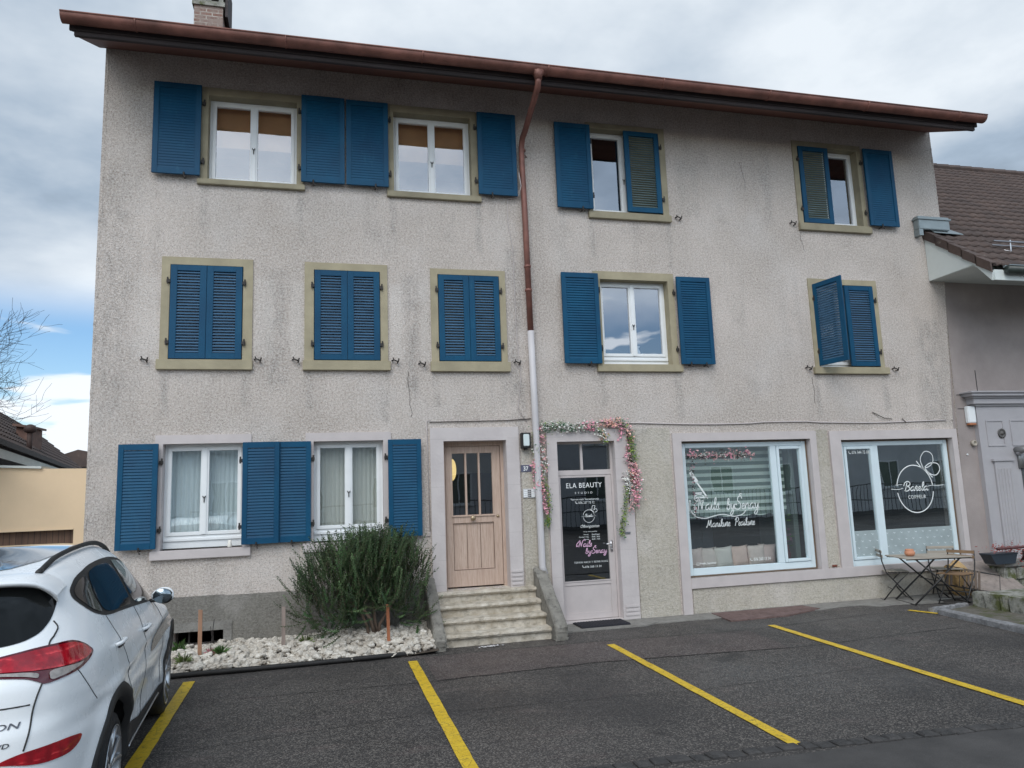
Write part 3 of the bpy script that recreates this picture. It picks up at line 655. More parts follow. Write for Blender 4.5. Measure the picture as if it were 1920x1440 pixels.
g = MB(); g.lathe((4.73, Y-.02, 1.485), [(.012, 0), (.012, -.03), (.032, -.035), (.036, -.05), (.028, -.065), (.008, -.07)], 16, 'Y'); g.build('door_knob', M['brass'], dr, smooth=True); g = MB(); g.lathe((b-.105, Y-.02, 1.50), [(.02, 0), (.02, -.012), (.009, -.02)], 14, 'Y'); g.build('door_lock', M['brass'], dr, smooth=True)
# lamp burning in the hall behind the wooden door
g = MB(); g.lathe((4.40+.10, .55, 2.16), [(.001, -.02), (.07, -.015), (.10, 0), (.07, .015), (.001, .02)], 20, 'Y')
for v in g.b.verts: v.co.z = 2.16+(v.co.z-2.16)*1.55; v.co.x = 4.525+(v.co.x-4.50)*.62
tag(g.build('hall_lamp', emis('lit_lamp_glass', (1., .72, .30), 1.1), smooth=True), 'lit oval yellow lamp glowing behind the glass of the wooden door', 'lamp')
g = MB(); g.box(4.2, 5.3, 1.2, 1.25, .56, 2.12); g.build('hall_partition', simple('red_brown_panel', (.055, .022, .016), .6, .3, 4), house)
g = MB(); g.box(4.2, 5.3, 1.19, 1.26, 2.12, 2.5); g.build('hall_partition', M['pale_room'], house)

a, b, c, d = OP['D2']; g = MB(); g.box(5.77, a, -.03, .06, 0, 2.49); g.box(b, 7.03, -.03, .06, 0, 2.49); g.box(5.77, 7.03, -.03, .06, 2.49, 2.66)
g.box(a-.001, a+.002, .0, .16, 0, 2.49); g.box(b-.002, b+.001, .0, .16, 0, 2.49); g.box(a, b, .0, .16, 2.488, 2.491)
for i in range(3): g.box(b+.03, 7.02, -.042, -.03, .06+.055*i, .10+.055*i, .008)
g.box(a, b, -.02, .2, -.01, .035)
g.build('door_surround', M['lilac'], house)
g = MB(); Y = .10; g.frame(a+.002, b-.002, .04, 2.487, .028, Y-.01, Y+.05, wb=0); g.box(a+.03, b-.03, Y-.01, Y+.05, 2.02, 2.09)
g.box(6.30, 6.335, Y-.004, Y+.04, 2.09, 2.46); x0, x1 = a+.032, b-.032
g.box(x0, x0+.035, Y-.004, Y+.04, .04, 2.018, .003); g.box(x1-.085, x1, Y-.004, Y+.04, .04, 2.018, .003); g.box(x0+.035, x1-.085, Y-.004, Y+.04, 1.985, 2.018, .003)
g.box(x0+.035, x1-.085, Y-.004, Y+.04, .50, .545, .003); g.box(x0+.035, x1-.085, Y-.004, Y+.04, .04, .13, .003); g.box(x0+.035, x1-.085, Y+.006, Y+.03, .13, .50)
g.box(x0+.03, x1-.08, Y-.012, Y-.004, .548, .562)
d2 = g.build('shop_door', M['lilac_smooth'], house)
g = MB(); g.box(x0+.032, x1-.082, Y+.012, Y+.018, .54, 1.99); g.build('pane', M['glass_dark'], d2)
g = MB(); g.box(a+.03, 6.302, Y+.012, Y+.018, 2.088, 2.462); g.box(6.333, b-.03, Y+.012, Y+.018, 2.088, 2.462); g.build('transom_pane', M['glass_dark'], d2)
g = MB(); g.box(6.685, 6.72, Y-.012, Y-.004, .93, 1.09, .003); g.tube([(6.70, Y-.012, 1.04), (6.70, Y-.05, 1.04), (6.61, Y-.052, 1.045)], .009, 8); g.lathe((6.703, Y-.012, .97), [(.012, 0), (.012, -.012), (.001, -.014)], 10, 'Y'); g.build('door_handle', M['steel'], d2, smooth=True)
g = MB(); g.box(6.86, 6.945, -.045, -.03, 1.175, 1.205, .004); g.box(6.915, 6.932, -.05, -.045, 1.182, 1.198); g.build('door_bell', M['steel'], house)
tag((lambda g: (g.box(6.03, 6.72, -.40, -.03, .016, .034, .004), [g.box(6.05+.04*i, 6.075+.04*i, -.385, -.045, .034, .040) for i in range(17)], g.build('door_mat', simple('dark_mat', (.022, .022, .03), .9, .3, 30)))[-1])(MB()), 'dark ribbed door mat in front of the glass shop door', 'door mat')

# ---------------------------------------------------------------- steps with cheek walls
g = MB(); random.seed(5)
for i, (y0, z1) in enumerate(((-.80, .145), (-.585, .285), (-.37, .425), (-.155, .56))):
    xa, xb = 4.165-.0*i, 5.50
    n = 30
    prof = [(.03, 0), (.03, -.055+.0), (.0, -.05), (-.012, -.028), (-.008, -.008), (.02, 0.), (.26, 0.)]
    # body
    g.box(xa, xb, y0+.03, y0+.30 if i < 3 else .26, z1-.16, z1-.05)
    rings = []
    for k in range(n+1):
        x = xa+(xb-xa)*k/n; j = random.uniform(-.006, .006); jj = random.uniform(-.004, .004)
        rings.append([g.b.verts.new((x, y0+p[0]+(j if q in (2, 3, 4) else 0), z1+p[1]+(jj if q in (4, 5) else 0))) for q, p in enumerate([(.03, -.052), (.0, -.05), (-.014, -.028), (-.008, -.008), (.02, 0.), (.40, 0.)])])
    for A, B in zip(rings, rings[1:]):
        for q in range(5): g._f([A[q], A[q+1], B[q+1], B[q]])
    g._f(rings[0]); g._f(rings[-1])
stairs = thing('entrance_steps', 'four worn stone steps up to the wooden door', 'steps', (4.85, -.4, 0))
g.build('tread', M['step'], stairs, smooth=False)
# cheeks: profile in YZ
def cheek(x0, x1, prof, lab):
    g = MB(); n = 6; ring = []
    P = []
    for (a, b) in zip(prof, prof[1:]+prof[:1]):
        for k in range(n): P.append((a[0]+(b[0]-a[0])*k/n, a[1]+(b[1]-a[1])*k/n))
    cols = []
    for x in (x0, x0+.02, x1-.02, x1):
        e = .012 if x in (x0, x1) else 0
        cy = sum(p[0] for p in P)/len(P); cz = sum(p[1] for p in P)/len(P)
        cols.append([g.b.verts.new((x+random.uniform(-.005, .005), p[0]+(e if p[0] < cy else -e)+random.uniform(-.004, .004), max(-.01, p[1]-(e if p[1] > .05 else 0)+random.uniform(-.004, .004)))) for p in P])
    for A, B in zip(cols, cols[1:]):
        for q in range(len(P)): g._f([A[q], A[(q+1) % len(P)], B[(q+1) % len(P)], B[q]])
    g._f(cols[0]); g._f(cols[-1]); s = g.build('cheek_wall', M['cheek'], stairs, smooth=False)
    bv = s.modifiers.new('b', 'BEVEL'); bv.width = .006
cheek(5.50, 5.66, [(-.96, 0), (-.98, .17), (-.90, .235), (-.17, .745), (-.03, .80), (-.03, .0)], 'r')
cheek(4.02, 4.155, [(-.97, 0), (-.99, .13), (-.92, .18), (-.17, .69), (-.03, .76), (-.03, .0)], 'l')
# litter (fallen white petals) below the steps
g = MB()
for k in range(60):
    x = random.gauss(4.70, .07); y = -.92+.12*(x-4.7)+random.gauss(0, .018); r = random.uniform(.008, .018); a = random.uniform(0, 6.3)
    z0 = .006; g.quad(*[(x+r*math.cos(a+t), y+r*math.sin(a+t), z0+random.uniform(0, .01)) for t in (0, 1.6, 3.1, 4.7)])
tag(g.build('fallen_petals', simple('white_petal', (.7, .68, .68), .8, .1)), 'scatter of fallen white petals on the asphalt below the steps', 'petals', kind='stuff')

# ---------------------------------------------------------------- shop windows
def shopwin(key, outer, bottom, xm, first):
    a, b, c, d = OP[key]; A, B, Zt = outer
    g = MB(); y0 = -.035
    g.box(A, a, y0, .06, c, Zt); g.box(b, B, y0, .06, c, Zt); g.box(a, b, y0, .06, d, Zt)
    g.box(a-.001, a+.002, 0, .14, c, d); g.box(b-.002, b+.001, 0, .14, c, d); g.box(a, b, 0, .14, d-.002, d+.001)
    if first: g.box(A, a+.005, y0+.001, .0, -.01, c); g.box(a+.005, 12.76, y0-.005, .02, .36, c-.0)
    s = g.build('shop_window_surround', M['lilac_smooth'], house)
    g = MB(); Y = .07
    g.frame(a+.012, b-.012, c+.008, d-.012, .014, Y-.012, Y+.05); g.build('seal', simple('brown_window_seal', (.17, .115, .075), .6, .2), s)
    g = MB(); g.frame(a+.026, b-.026, c+.022, d-.026, .075, Y-.004, Y+.06, wb=.10, wt=.07, bev=.006)
    g.box(xm-.05, xm+.05, Y-.004, Y+.06, c+.122, d-.096, .004)
    L_ = (a+.101, xm-.05); R_ = (xm+.05, b-.101); sm = R_ if first else L_
    g.frame(sm[0]+.004, sm[1]-.004, c+.126, d-.10, .045, Y-.018, Y+.05, bev=.006)
    w = g.build('shop_window', M['bluewhite'], house)
    g = MB(); zz = (c+.12, d-.094)
    for (p, q) in (L_, R_): g.box(p-.003, q+.003, Y+.02, Y+.028, *zz)
    g.build('pane', M['shopglass'], w)
    return w, Y+.0195, (L_, R_), zz
w1, YG, _, _ = shopwin('S1', (7.69, 10.11, 2.58), .37, 9.40, True)
w2, YG2, _, _ = shopwin('S2', (10.35, 12.76, 2.57), .34, 11.24, False)

# ---------------------------------------------------------------- roof, gutter, downpipe, chimney
g = MB(); XL, XR = -.14, 13.0; ye = -.90; ze = 7.42; sl = .54
g.prism([(XL, ye, ze), (XL, 4.5, ze+(4.5-ye)*sl), (XL, 4.5, ze+(4.5-ye)*sl+.12), (XL, ye, ze+.12)], (0, 0, 0), (XR-XL, 0, 0))
g.prism([(XL, 9.8, ze), (XL, 4.5, ze+(4.5-ye)*sl-.004), (XL, 4.5, ze+(4.5-ye)*sl+.12), (XL, 9.8, ze+.12)], (0, 0, 0), (XR-XL, 0, 0))
roof = g.build('roof', M['tile'], house)
g = MB()   # fascia boards, carried lower than the soffit
g.box(XL+.0, XR-.0, ye-.03, ye, ze-.04, ze+.09, .004); g.box(XL+.05, XR-.04, ye-.016, ye+.03, ze-.095, ze-.04, .004)
g.prism([(XL+.02, ye, ze-.04), (XL+.02, .5, ze+.72), (XL+.02, .5, ze+.86), (XL+.02, ye, ze+.10)], (0, 0, 0), (.03, 0, 0)); g.prism([(XR-.05, ye, ze-.04), (XR-.05, .5, ze+.72), (XR-.05, .5, ze+.86), (XR-.05, ye, ze+.10)], (0, 0, 0), (.03, 0, 0))
g.build('fascia', M['oldwood'], roof)
g = MB(); g.prism([(XL+.06, ye+.02, ze-.085), (XL+.06, 0.012, 7.755), (XL+.06, .012, 7.80), (XL+.06, ye+.02, ze-.04)], (0, 0, 0), (XR-XL-.12, 0, 0))
for i in range(0): y = ye+.08+.18*i; z = ze-.085+(y-ye-.02)*.472; g.box(XL+.06, XR-.06, y, y+.012, z-.012, z+.004)
g.build('soffit', M['soffit'], roof)
g = MB(); n = 60; r = .088; yc = ye-.03-r-.004; zc = ze+.075
def gut(x, k):    # U-shaped gutter, thick-walled
    a = math.pi*k/10; return (x, yc-r*math.cos(a), zc-r*math.sin(a)*1.05)
XG0, XG1 = XL-.05, XR+.03
for i in range(n):
    x0, x1 = XG0+(XG1-XG0)*i/n, XG0+(XG1-XG0)*(i+1)/n
    for k in range(10): g.quad(gut(x0, k), gut(x1, k), gut(x1, k+1), gut(x0, k+1))
bmesh.ops.remove_doubles(g.b, verts=g.b.verts, dist=1e-5)
g.tube([(XG0, yc-r, zc+.004), (XG1, yc-r, zc+.004)], .011, 8)
for xx in (XG0, XG1): g.quad(*[gut(xx, k) for k in range(11)])
for i in range(8): xx = .6+1.7*i; g.tube([(xx, *gut(0, k)[1:]) for k in range(11)], .0115, 5)
gt = g.build('gutter', M['copper'], roof, smooth=True, recalc=False)
g = MB(); px = 5.60
g.lathe((5.57, yc, zc-.165), [(.052, 0), (.058, .05), (.095, .10)], 14)
path = [(5.57, yc, zc-.13), (5.57, yc+.01, zc-.20), (5.57, yc+.06, zc-.27), (5.57, -.62, 7.10), (5.57, -.36, 6.99), (5.56, -.16, 6.91), (5.56, -.09, 6.80), (5.56, -.08, 6.6), (5.575, -.08, 5.8), (5.59, -.08, 4.05)]
g.tube(path, .043, 12)
for z in (6.76, 5.0, 4.65): g.lathe((5.572 if z > 5.5 else 5.582, -.08, z), [(.044, -.02), (.052, -.015), (.052, .015), (.044, .02)], 12)
g.tube([(5.62, -.06, 6.70), (5.66, 0, 6.70)], .008, 5)
pipe = g.build('downpipe', M['copper'], house, smooth=True)
g = MB(); g.tube([(5.59, -.08, 4.06), (5.605, -.08, 3.0), (5.62, -.08, .80), (5.65, -.10, .70)], .047, 12); g.build('lower_pipe', simple('white_painted_pipe', (.53, .51, .52), .5, .07, 3), pipe, smooth=True)
g = MB(); cx0, cx1, cy0, cy1 = .665, 1.115, 2.2, 2.75
g.box(cx0, cx1, cy0, cy1, 8.6, 10.02)
ch = g.build('chimney', M['brick'], roof)
g = MB(); g.box(cx0-.03, cx1+.03, cy0-.03, cy1+.03, 10.02, 10.10)
for i in range(3): xx = cx0+.0+(cx1-cx0-.07)*i/2; g.box(xx, xx+.07, cy0, cy0+.07, 10.10, 10.45); g.box(xx, xx+.07, cy1-.07, cy1, 10.10, 10.45)
g.box(cx0-.05, cx1+.05, cy0-.05, cy1+.05, 10.45, 10.55)
g.prism([(cx0-.05, cy0-.05, 10.55), (cx1+.05, cy0-.05, 10.55), ((cx0+cx1)/2, cy0-.05, 10.75)], (0, 0, 0), (0, .65, 0)); g.build('chimney_cap', M['wallstone'], ch)
g = MB(); g.box(cx1+.035, cx1+.075, cy0+.0, cy1, 9.86, 10.5); g.build('lead_cover', M['oldwood'], ch)

# ---------------------------------------------------------------- small things on the wall
def cable(pts, r=.007, mat='lilac_smooth'):
    g = MB(); g.tube(pts, r, 6); return g.build('cable', M[mat], house, smooth=True)
pts = [(x, -.012, 2.735-.03*min(1, max(0, (x-7)/2.5))+.012*math.sin(x*2.1)+(.012 if 9 < x < 10.2 else 0)) for x in [7.0+.2*i for i in range(29)]]
cable(pts, .010); cable([(5.32, -.012, 6.02), (5.50, -.05, 6.06), (5.53, -.10, 6.2), (5.50, -.11, 6.4)]); cable([(5.34, -.012, 6.02), (5.33, -.01, 5.7), (5.39, -.01, 5.3), (5.40, -.01, 4.0), (5.44, -.01, 3.4), (5.38, -.01, 2.95), (5.5, -.01, 2.78)], .005)
cable([(4.12, -.012, 1.33), (4.10, -.012, 2.80), (4.14, -.012, 2.82)], .006); cable([(4.0, -.012, 1.28), (4.11, -.012, 1.29), (4.12, -.012, 1.34)], .007)
cable([(4.14, -.014, 2.79), (5.2, -.014, 2.80), (5.56, -.014, 2.82)], .006, 'iron')
cable([(11.2, -.012, 2.86), (11.4, -.03, 2.76), (11.55, -.02, 2.745)], .006, 'iron'); cable([(11.75, -.012, 2.75), (11.8, -.03, 2.69)], .006, 'iron')
g = MB(); g.frame(5.395, 5.52, 2.41, 2.62, .016, -.115, -.01, bev=.004); g.box(5.41, 5.505, -.10, -.01, 2.43, 2.60); g.box(5.44, 5.475, -.09, -.02, 2.385, 2.412)
lp = g.build('wall_lamp', M['black'], house)
g = MB(); g.box(5.415, 5.50, -.122, -.101, 2.435, 2.60, .008); g.build('diffuser', simple('milk_glass', (.66, .74, .74), .3, .04), lp)
g = MB(); g.box(5.39, 5.54, -.018, -.010, 2.085, 2.18, .002); nb = g.build('house_number_plate', simple('blue_enamel', (.10, .105, .16), .5, .2, 12), house)
g = MB(); g.box(5.405, 5.585, -.028, -.010, 1.73, 1.855, .004); ic = g.build('doorbell_panel', simple('aluminium_panel', (.55, .55, .56), .45, .05), house)
g = MB()
for i in range(4):
    for s in (0, 1): g.box(5.478+.022*s, 5.492+.022*s, -.034, -.028, 1.745+.026*i, 1.758+.026*i)
g.build('bell_button', M['black'], ic)
g = MB()
for i in range(4):
    for s in (5.415, 5.525): g.box(s, s+.048, -.031, -.028, 1.742+.026*i, 1.762+.026*i)
g.build('name_card', M['white'], ic)
# cellar vent
g = MB(); g.box(.93, 1.68, -.034, -.0215, .30, .405, .003); g.box(1.58, 1.68, -.034, -.0215, .08, .30, .003); g.box(.93, 1.02, -.034, -.0215, .08, .30, .003)
vt = g.build('cellar_vent', M['concrete'], house)
g = MB()
for i in range(5): g.box(1.03+.135*i, 1.05+.135*i, .10, .12, .10, .30)
g.tube([(1.02, .11, .29), (1.58, .11, .29)], .008, 5); g.build('bar', M['iron'], vt)
# cracks in the render
def crack(x, z, n, dx, dz, r=.0035):
    g = MB(); pts = []
    for i in range(n): pts.append((x, -.002, z)); x += dx+random.uniform(-.022, .022); z += dz+random.uniform(-.01, .01)
    g.tube(pts, r, 4); g.build('crack', M['iron'], house)
crack(10.16, 3.42, 9, 0., -.055); crack(3.86, 3.5, 12, 0., -.06, .003); crack(10.2, 5.8, 8, 0, -.05, .0025); crack(9.2, 6.9, 8, .01, -.07, .0025)

# ================================================================ THE NEIGHBOUR ON THE RIGHT
nbr = thing('neighbour_house', 'taupe neighbouring house with a low brown tiled roof and a light grey panelled entrance', 'house', (15, 0, 0))
g = MB(); XN = 12.70; XE = 24
g.box(XN, XE, .022, 9, 0, 5.2); g.prism([(XN+.35, .03, 5.15), (XN+.35, 4.5, 9.4), (XN+.35, 9, 5.15)], (0, 0, 0), (XE-XN-.35, 0, 0))
g.build('wall', M['taupe'], nbr)
g = MB()       # score lines of the render
for z in (2.90, 3.13): g.box(12.9, 13.2, .016, .024, z, z+.008)
g.box(13.34, 13.35, .016, .024, 3.2, 3.55); g.build('expansion_joint', M['black'], nbr)
def tiled(x0, x1, y0, z0, y1, z1, rows, wave=.20, seg=8, left_step=None):
    """pantile field: every course a wavy strip overlapping the one below"""
    g = MB(); L = math.hypot(y1-y0, z1-z0); d = Vector((0, (y1-y0)/L, (z1-z0)/L)); nn = Vector((0, -d.z, d.y)); n = int((x1-x0)/wave*seg)
    for r in range(rows):
        xa = x0
        a = L*r/rows; b = L*(r+1)/rows+.012; lift = .030; off = .5*wave*(r % 2)*0
        A = []; B_ = []; F = []
        for i in range(n+1):
            x = x0+(x1-x0)*i/n; ph = 2*math.pi*(x+off)/wave; h = .020*(1+math.cos(ph))*.5+.006*math.cos(2*ph)
            pa = Vector((x, y0, z0))+d*(a-.006)+nn*(lift+h); pb = Vector((x, y0, z0))+d*b+nn*(h*.9)
            A.append(g.b.verts.new(pa)); B_.append(g.b.verts.new(pb)); F.append(g.b.verts.new(pa-nn*.032))
        for i in range(n): g._f([A[i], A[i+1], B_[i+1], B_[i]]); g._f([F[i], F[i+1], A[i+1], A[i]])
    return g
zr = lambda y: 5.90+.80*y
g = tiled(13.02, XE, .0, zr(0), 4.5, zr(4.5), 19, seg=6); 
rf = g.build('roof', M['tile'], nbr, smooth=True, recalc=False)
tiled(12.66, XE, -1.16, zr(-1.16), .0, zr(0)-.01, 5, seg=8).build('eaves_tiles', M['tile'], rf, smooth=True, recalc=False)
g = MB(); i = 0; x = 13.0
while x < XE: g.tube([(x, 4.5, zr(4.5)+.02), (x+.40, 4.5, zr(4.5)+.035)], .10, 8); x += .36
g.build('ridge_tiles', M['tile'], rf, smooth=False)
g = MB(); y = -1.20; k = 0
while y < -.02:
    e = min(y+.25, .02); g.prism([(12.58, y, zr(y)-.09+.012), (12.58, e, zr(e)-.09-.012), (12.58, e, zr(e)+.045-.012), (12.58, y, zr(y)+.045+.012)], (0, 0, 0), (.03, 0, 0))
    g.prism([(12.58, y, zr(y)+.045+.012), (12.58, e, zr(e)+.045-.012), (12.58, e, zr(e)+.065-.012), (12.58, y, zr(y)+.065+.012)], (0, 0, 0), (.13, 0, 0)); y += .236
g.build('verge_tiles', M['tile'], rf)
g = MB(); X = 12.61
g.prism([(X, -.005, 5.06), (X, -.88, 5.07), (X, -.86, zr(-.86)-.075), (X, -.005, zr(0)-.08)], (0, 0, 0), (.02, 0, 0))
g.prism([(X, -.885, 5.075), (X, -1.17, 4.74), (X, -1.20, zr(-1.2)-.07), (X, -.865, zr(-.865)-.078)], (-.006, 0, 0), (.03, 0, 0))
g.box(X+.02, XE, -.88, .02, 5.06, 5.08); g.prism([(X+.03, -.88, 5.075), (X+.03, -1.17, 4.74), (X+.03, -1.19, 4.75), (X+.03, -.89, 5.10)], (0, 0, 0), (XE-X, 0, 0))
g.box(X+.03, XE, -1.20, -1.175, 4.74, 4.90); g.build('eaves_boarding', M['soffitwhite'], rf)
g = MB(); g.tube([(X+.20, -1.27, 4.885), (XE, -1.27, 4.885)], .062, 10); g.build('gutter', simple('dark_green_gutter', (.03, .04, .036), .4, .2), rf, smooth=True)
g = MB(); g.tube([(X+.20, -1.31, 4.945), (XE, -1.31, 4.945)], .010, 6); g.box(X+.20, XE, -1.24, -1.205, 4.93, 4.96); g.build('gutter_rim', M['lead'], rf)
g = MB(); g.box(12.42, 13.06, -.12, -.001, 5.93, 6.16, .01); g.box(12.42, 12.50, -.12, -.001, 5.82, 5.93); g.box(12.40, 13.08, -.14, -.001, 6.10, 6.125); g.prism([(12.7, -.14, 5.87), (13.30, -.14, 5.86), (13.3, .25, 6.12), (12.7, .0, 6.0)], (0, 0, 0), (0, 0, .012)); g.build('flashing', M['lead'], rf)
g = MB()
for z, y in ((.115, -.60), (.205, -.64)): g.tube([(13.35, y, zr(y)+z-.01), (XE, y, zr(y)+z-.01)], .011, 6)
x = 13.70
while x < XE: g.tube([(x, -.62, zr(-.62)-.0), (x, -.63, zr(-.63)+.22)], .010, 5); g.tube([(x, -.63, zr(-.63)+.06), (x-.10, -.70, zr(-.70)+.06), (x-.14, -.62, zr(-.62)+.04)], .007, 5); x += .60
g.build('snow_guard', M['steel'], rf)
# panelled portal
g = MB(); x0 = 13.19
g.box(x0, XE-6, -.055, .03, .30, 2.93); 
for (za, zb, yy, xo) in ((2.93, 2.965, -.085, 13.16), (2.965, 3.06, -.12, 13.09), (3.06, 3.09, -.15, 13.06), (3.09, 3.14, -.19, 13.0), (3.14, 3.17, -.22, 12.96)): g.box(xo, XE-6, yy, .03, za, zb, .008)
for i in range(5): g.frame(13.34+.50*i, 13.34+.36+.50*i, 2.27, 2.70, .02, -.067, -.055)
for xx in (13.40, 14.62):
    g.box(xx, xx+.36, -.080, -.055, .35, 2.02, .004); g.box(xx-.04, xx+.40, -.10, -.055, 2.02, 2.06, .005)
    for i in range(5): g.tube([(xx+.055+.062*i, -.082, .42), (xx+.055+.062*i, -.082, 1.90)], .012, 6)
g.box(13.86, 13.96, -.16, -.055, 2.12, 2.20, .02)
pt = g.build('portal', M['portal'], nbr)
g = MB(); g.box(13.95, 14.55, -.050, -.03, .32, 2.10); g.box(13.95, 14.5, -.06, -.056, .32, 2.08); g.build('portal_door', simple('dark_door_leaf', (.07, .075, .08), .4, .1), nbr)
g = MB(); g.lathe((13.64, -.057, 2.48), [(.075, 0), (.08, -.014), (.06, -.018), (.055, -.010), (.03, -.010), (.022, -.026), (.001, -.03)], 20, 'Y'); g.build('portal_rosette', simple('dark_bronze', (.08, .075, .07), .45, .3), nbr, smooth=True)
g = MB(); g.lathe((13.89, -.14, 2.20), [(.05, .10), (.055, -.06), (.04, -.12), (.01, -.13)], 14, 'Y'); g.box(13.90, 14.0, -.10, -.05, 1.9, 2.2); g.build('wall_spotlight', simple('grey_metal', (.28, .28, .28), .4, .1, metal=.5), nbr, smooth=True)
g = MB(); g.box(13.02, 13.18, -.05, .022, 2.66, 2.94, .012); al = g.build('alarm_box', M['white'], nbr)
g = MB(); g.box(13.03, 13.17, -.052, .02, 2.625, 2.66, .008); g.build('alarm_light', simple('orange_lens', (.42, .16, .07), .3, .1), al)
g = MB(); g.lathe((13.11, .02, 2.33), [(.048, 0), (.048, -.05), (.034, -.055), (.030, -.03), (.001, -.03)], 16, 'Y'); g.build('wall_sensor', simple('beige_plastic', (.40, .36, .30), .5, .1), nbr, smooth=True)
g = MB(); g.lathe((12.97, .02, 2.15), [(.014, 0), (.014, -.015), (.001, -.016)], 10, 'Y'); g.build('wall_stud', M['white'], nbr)

# terrace wall and slab by the neighbour
def rubble(name, x0, x1, y0, y1, z0, z1, label, cat, rows=2, coping=True, seed=1):
    random.seed(seed); g = MB(); h = (z1-z0-(.06 if coping else 0))/rows
    g.box(x0+.04, x1-.04, y0+.04, y1-.04, z0, z1-.03)
    for r in range(rows):
        for side in range(2):
            t = x0 if side == 0 else y0; end = x1 if side == 0 else y1
            while t < end-.05:
                w = min(random.uniform(.12, .34), end-t); za = z0+h*r; zb = za+h-.014
                if side == 0: bx = (t, t+w-.014, y0-random.uniform(0, .02), y0+.12, za, zb)
                else: bx = (x0-random.uniform(0, .02), x0+.12, t, t+w-.014, za, zb)
                q = bmesh.ops.create_cube(g.b, size=1, matrix=Matrix.Translation(((bx[0]+bx[1])/2, (bx[2]+bx[3])/2, (bx[4]+bx[5])/2)) @ Matrix.Diagonal((bx[1]-bx[0], bx[3]-bx[2], bx[5]-bx[4], 1)))
                for v in q['verts']: v.co += Vector([random.uniform(-.014, .014) for _ in range(3)])
                es = list({e for v in q['verts'] for e in v.link_edges}); bmesh.ops.bevel(g.b, geom=es, offset=.014, segments=2, affect='EDGES')
                t += w
    o = tag(g.build(name, M['wallstone']), label, cat)
    if coping:
        g = MB(); t = x0
        while t < x1: w = min(.62, x1-t); g.box(t, t+w-.012, y0-.03, y1+.02, z1-.06, z1, .01); t += w
        g.build('coping', M['concrete'], o)
    return o
rubble('terrace_wall', 11.45, 17, -2.1, -1.22, 0, .24, 'low mossy rubble wall behind the stone kerb at the right edge', 'wall', 1, False, 4)
rubble('entrance_wall', 12.85, 18, -.50, -.10, 0, .46, 'higher rubble wall with concrete coping below the grey portal', 'wall', 2, True, 6)
g = MB(); g.prism([(12.2, -.75, .03), (13.0, -.75, .03), (13.0, -.12, .42), (12.45, -.12, .42), (12.2, -.4, .2)], (0, 0, 0), (0, 0, .05)); g.prism([(12.25, -.12, 0), (12.95, -.12, 0), (12.95, -.12, .42), (12.45, -.12, .42)], (0, 0, 0), (0, .08, 0))
tag(g.build('sloping_slab', roughstone('pinkish_slab', (.24, .20, .18), (.33, .28, .25), .4)), 'sloping grey-pink stone slab leaning on the wall behind the chairs', 'stone slab')
g = MB(); q = bmesh.ops.create_icosphere(g.b, subdivisions=3, radius=1)
for v in g.b.verts: c = v.co; c.x *= .30*(1+.15*math.sin(c.y*5)); c.y *= .14; c.z = c.z*.30*(1+.1*math.sin(c.x*20)); v.co = Vector((12.22+c.x*.8+c.z*-.35, -.32+c.y, .22+c.z))
tag(g.build('sandstone_block', M['sandblock'], smooth=False), 'tan sandstone lump standing behind the folding chairs', 'stone')

# planter with red stems
pl = thing('planter_box', 'dark blue planter box with dry red-leaved plant beside the entrance wall', 'planter', (12.85, -.55, .50))
g = MB(); g.prism([(12.62, -.60, .46), (12.98, -.60, .46), (13.04, -.60, .60), (12.54, -.60, .60)], (0, 0, 0), (0, .20, 0)); g.box(12.53, 13.05, -.61, -.39, .60, .62, .005); g.build('box', simple('dark_blue_plastic', (.022, .032, .045), .45, .1), pl)
def leafcloud(cx, cy, cz, sx, sy, sz, n, r0, r1, seed):
    random.seed(seed); g = MB()
    for k in range(n):
        c = Vector((random.gauss(cx, sx), random.gauss(cy, sy), random.gauss(cz, sz))); u = Vector([random.gauss(0, 1) for _ in range(3)]).normalized(); w = u.orthogonal().normalized(); r = random.uniform(r0, r1)
        g.quad(c-u*r, c+w*r*.5, c+u*r, c-w*r*.5)
    return g
gg = leafcloud(12.95, -.52, .68, .16, .06, .045, 260, .010, .024, 3)
g2 = leafcloud(13.12, -.60, .52, .05, .04, .09, 90, .008, .02, 4); 
M['redleaf'] = simple('dry_red_leaf', (.25, .055, .045), .7, .5, 12)
gg.build('plant', M['redleaf'], pl, recalc=False); g2.build('plant', M['redleaf'], pl, recalc=False)
g = MB(); g.tube([(12.60, -.66, .70), (17.5, -.66, .74)], .020, 8); 
for x in (13.25, 15.2): g.tube([(x, -.66, .72), (x, -.45, .46)], .014, 6)
tag(g.build('hand_rail', simple('dark_red_rail', (.09, .022, .025), .5, .2), smooth=True), 'dark red horizontal rail above the planter box', 'railing')
g = MB(); g.lathe((13.42, -.40, .46), [(.035, 0), (.045, .02), (.045, .15), (.03, .17), (.001, .17)], 14); tag(g.build('grave_lantern', M['black'], smooth=True), 'small dark cylinder standing on the wall coping by the planter', 'lantern')

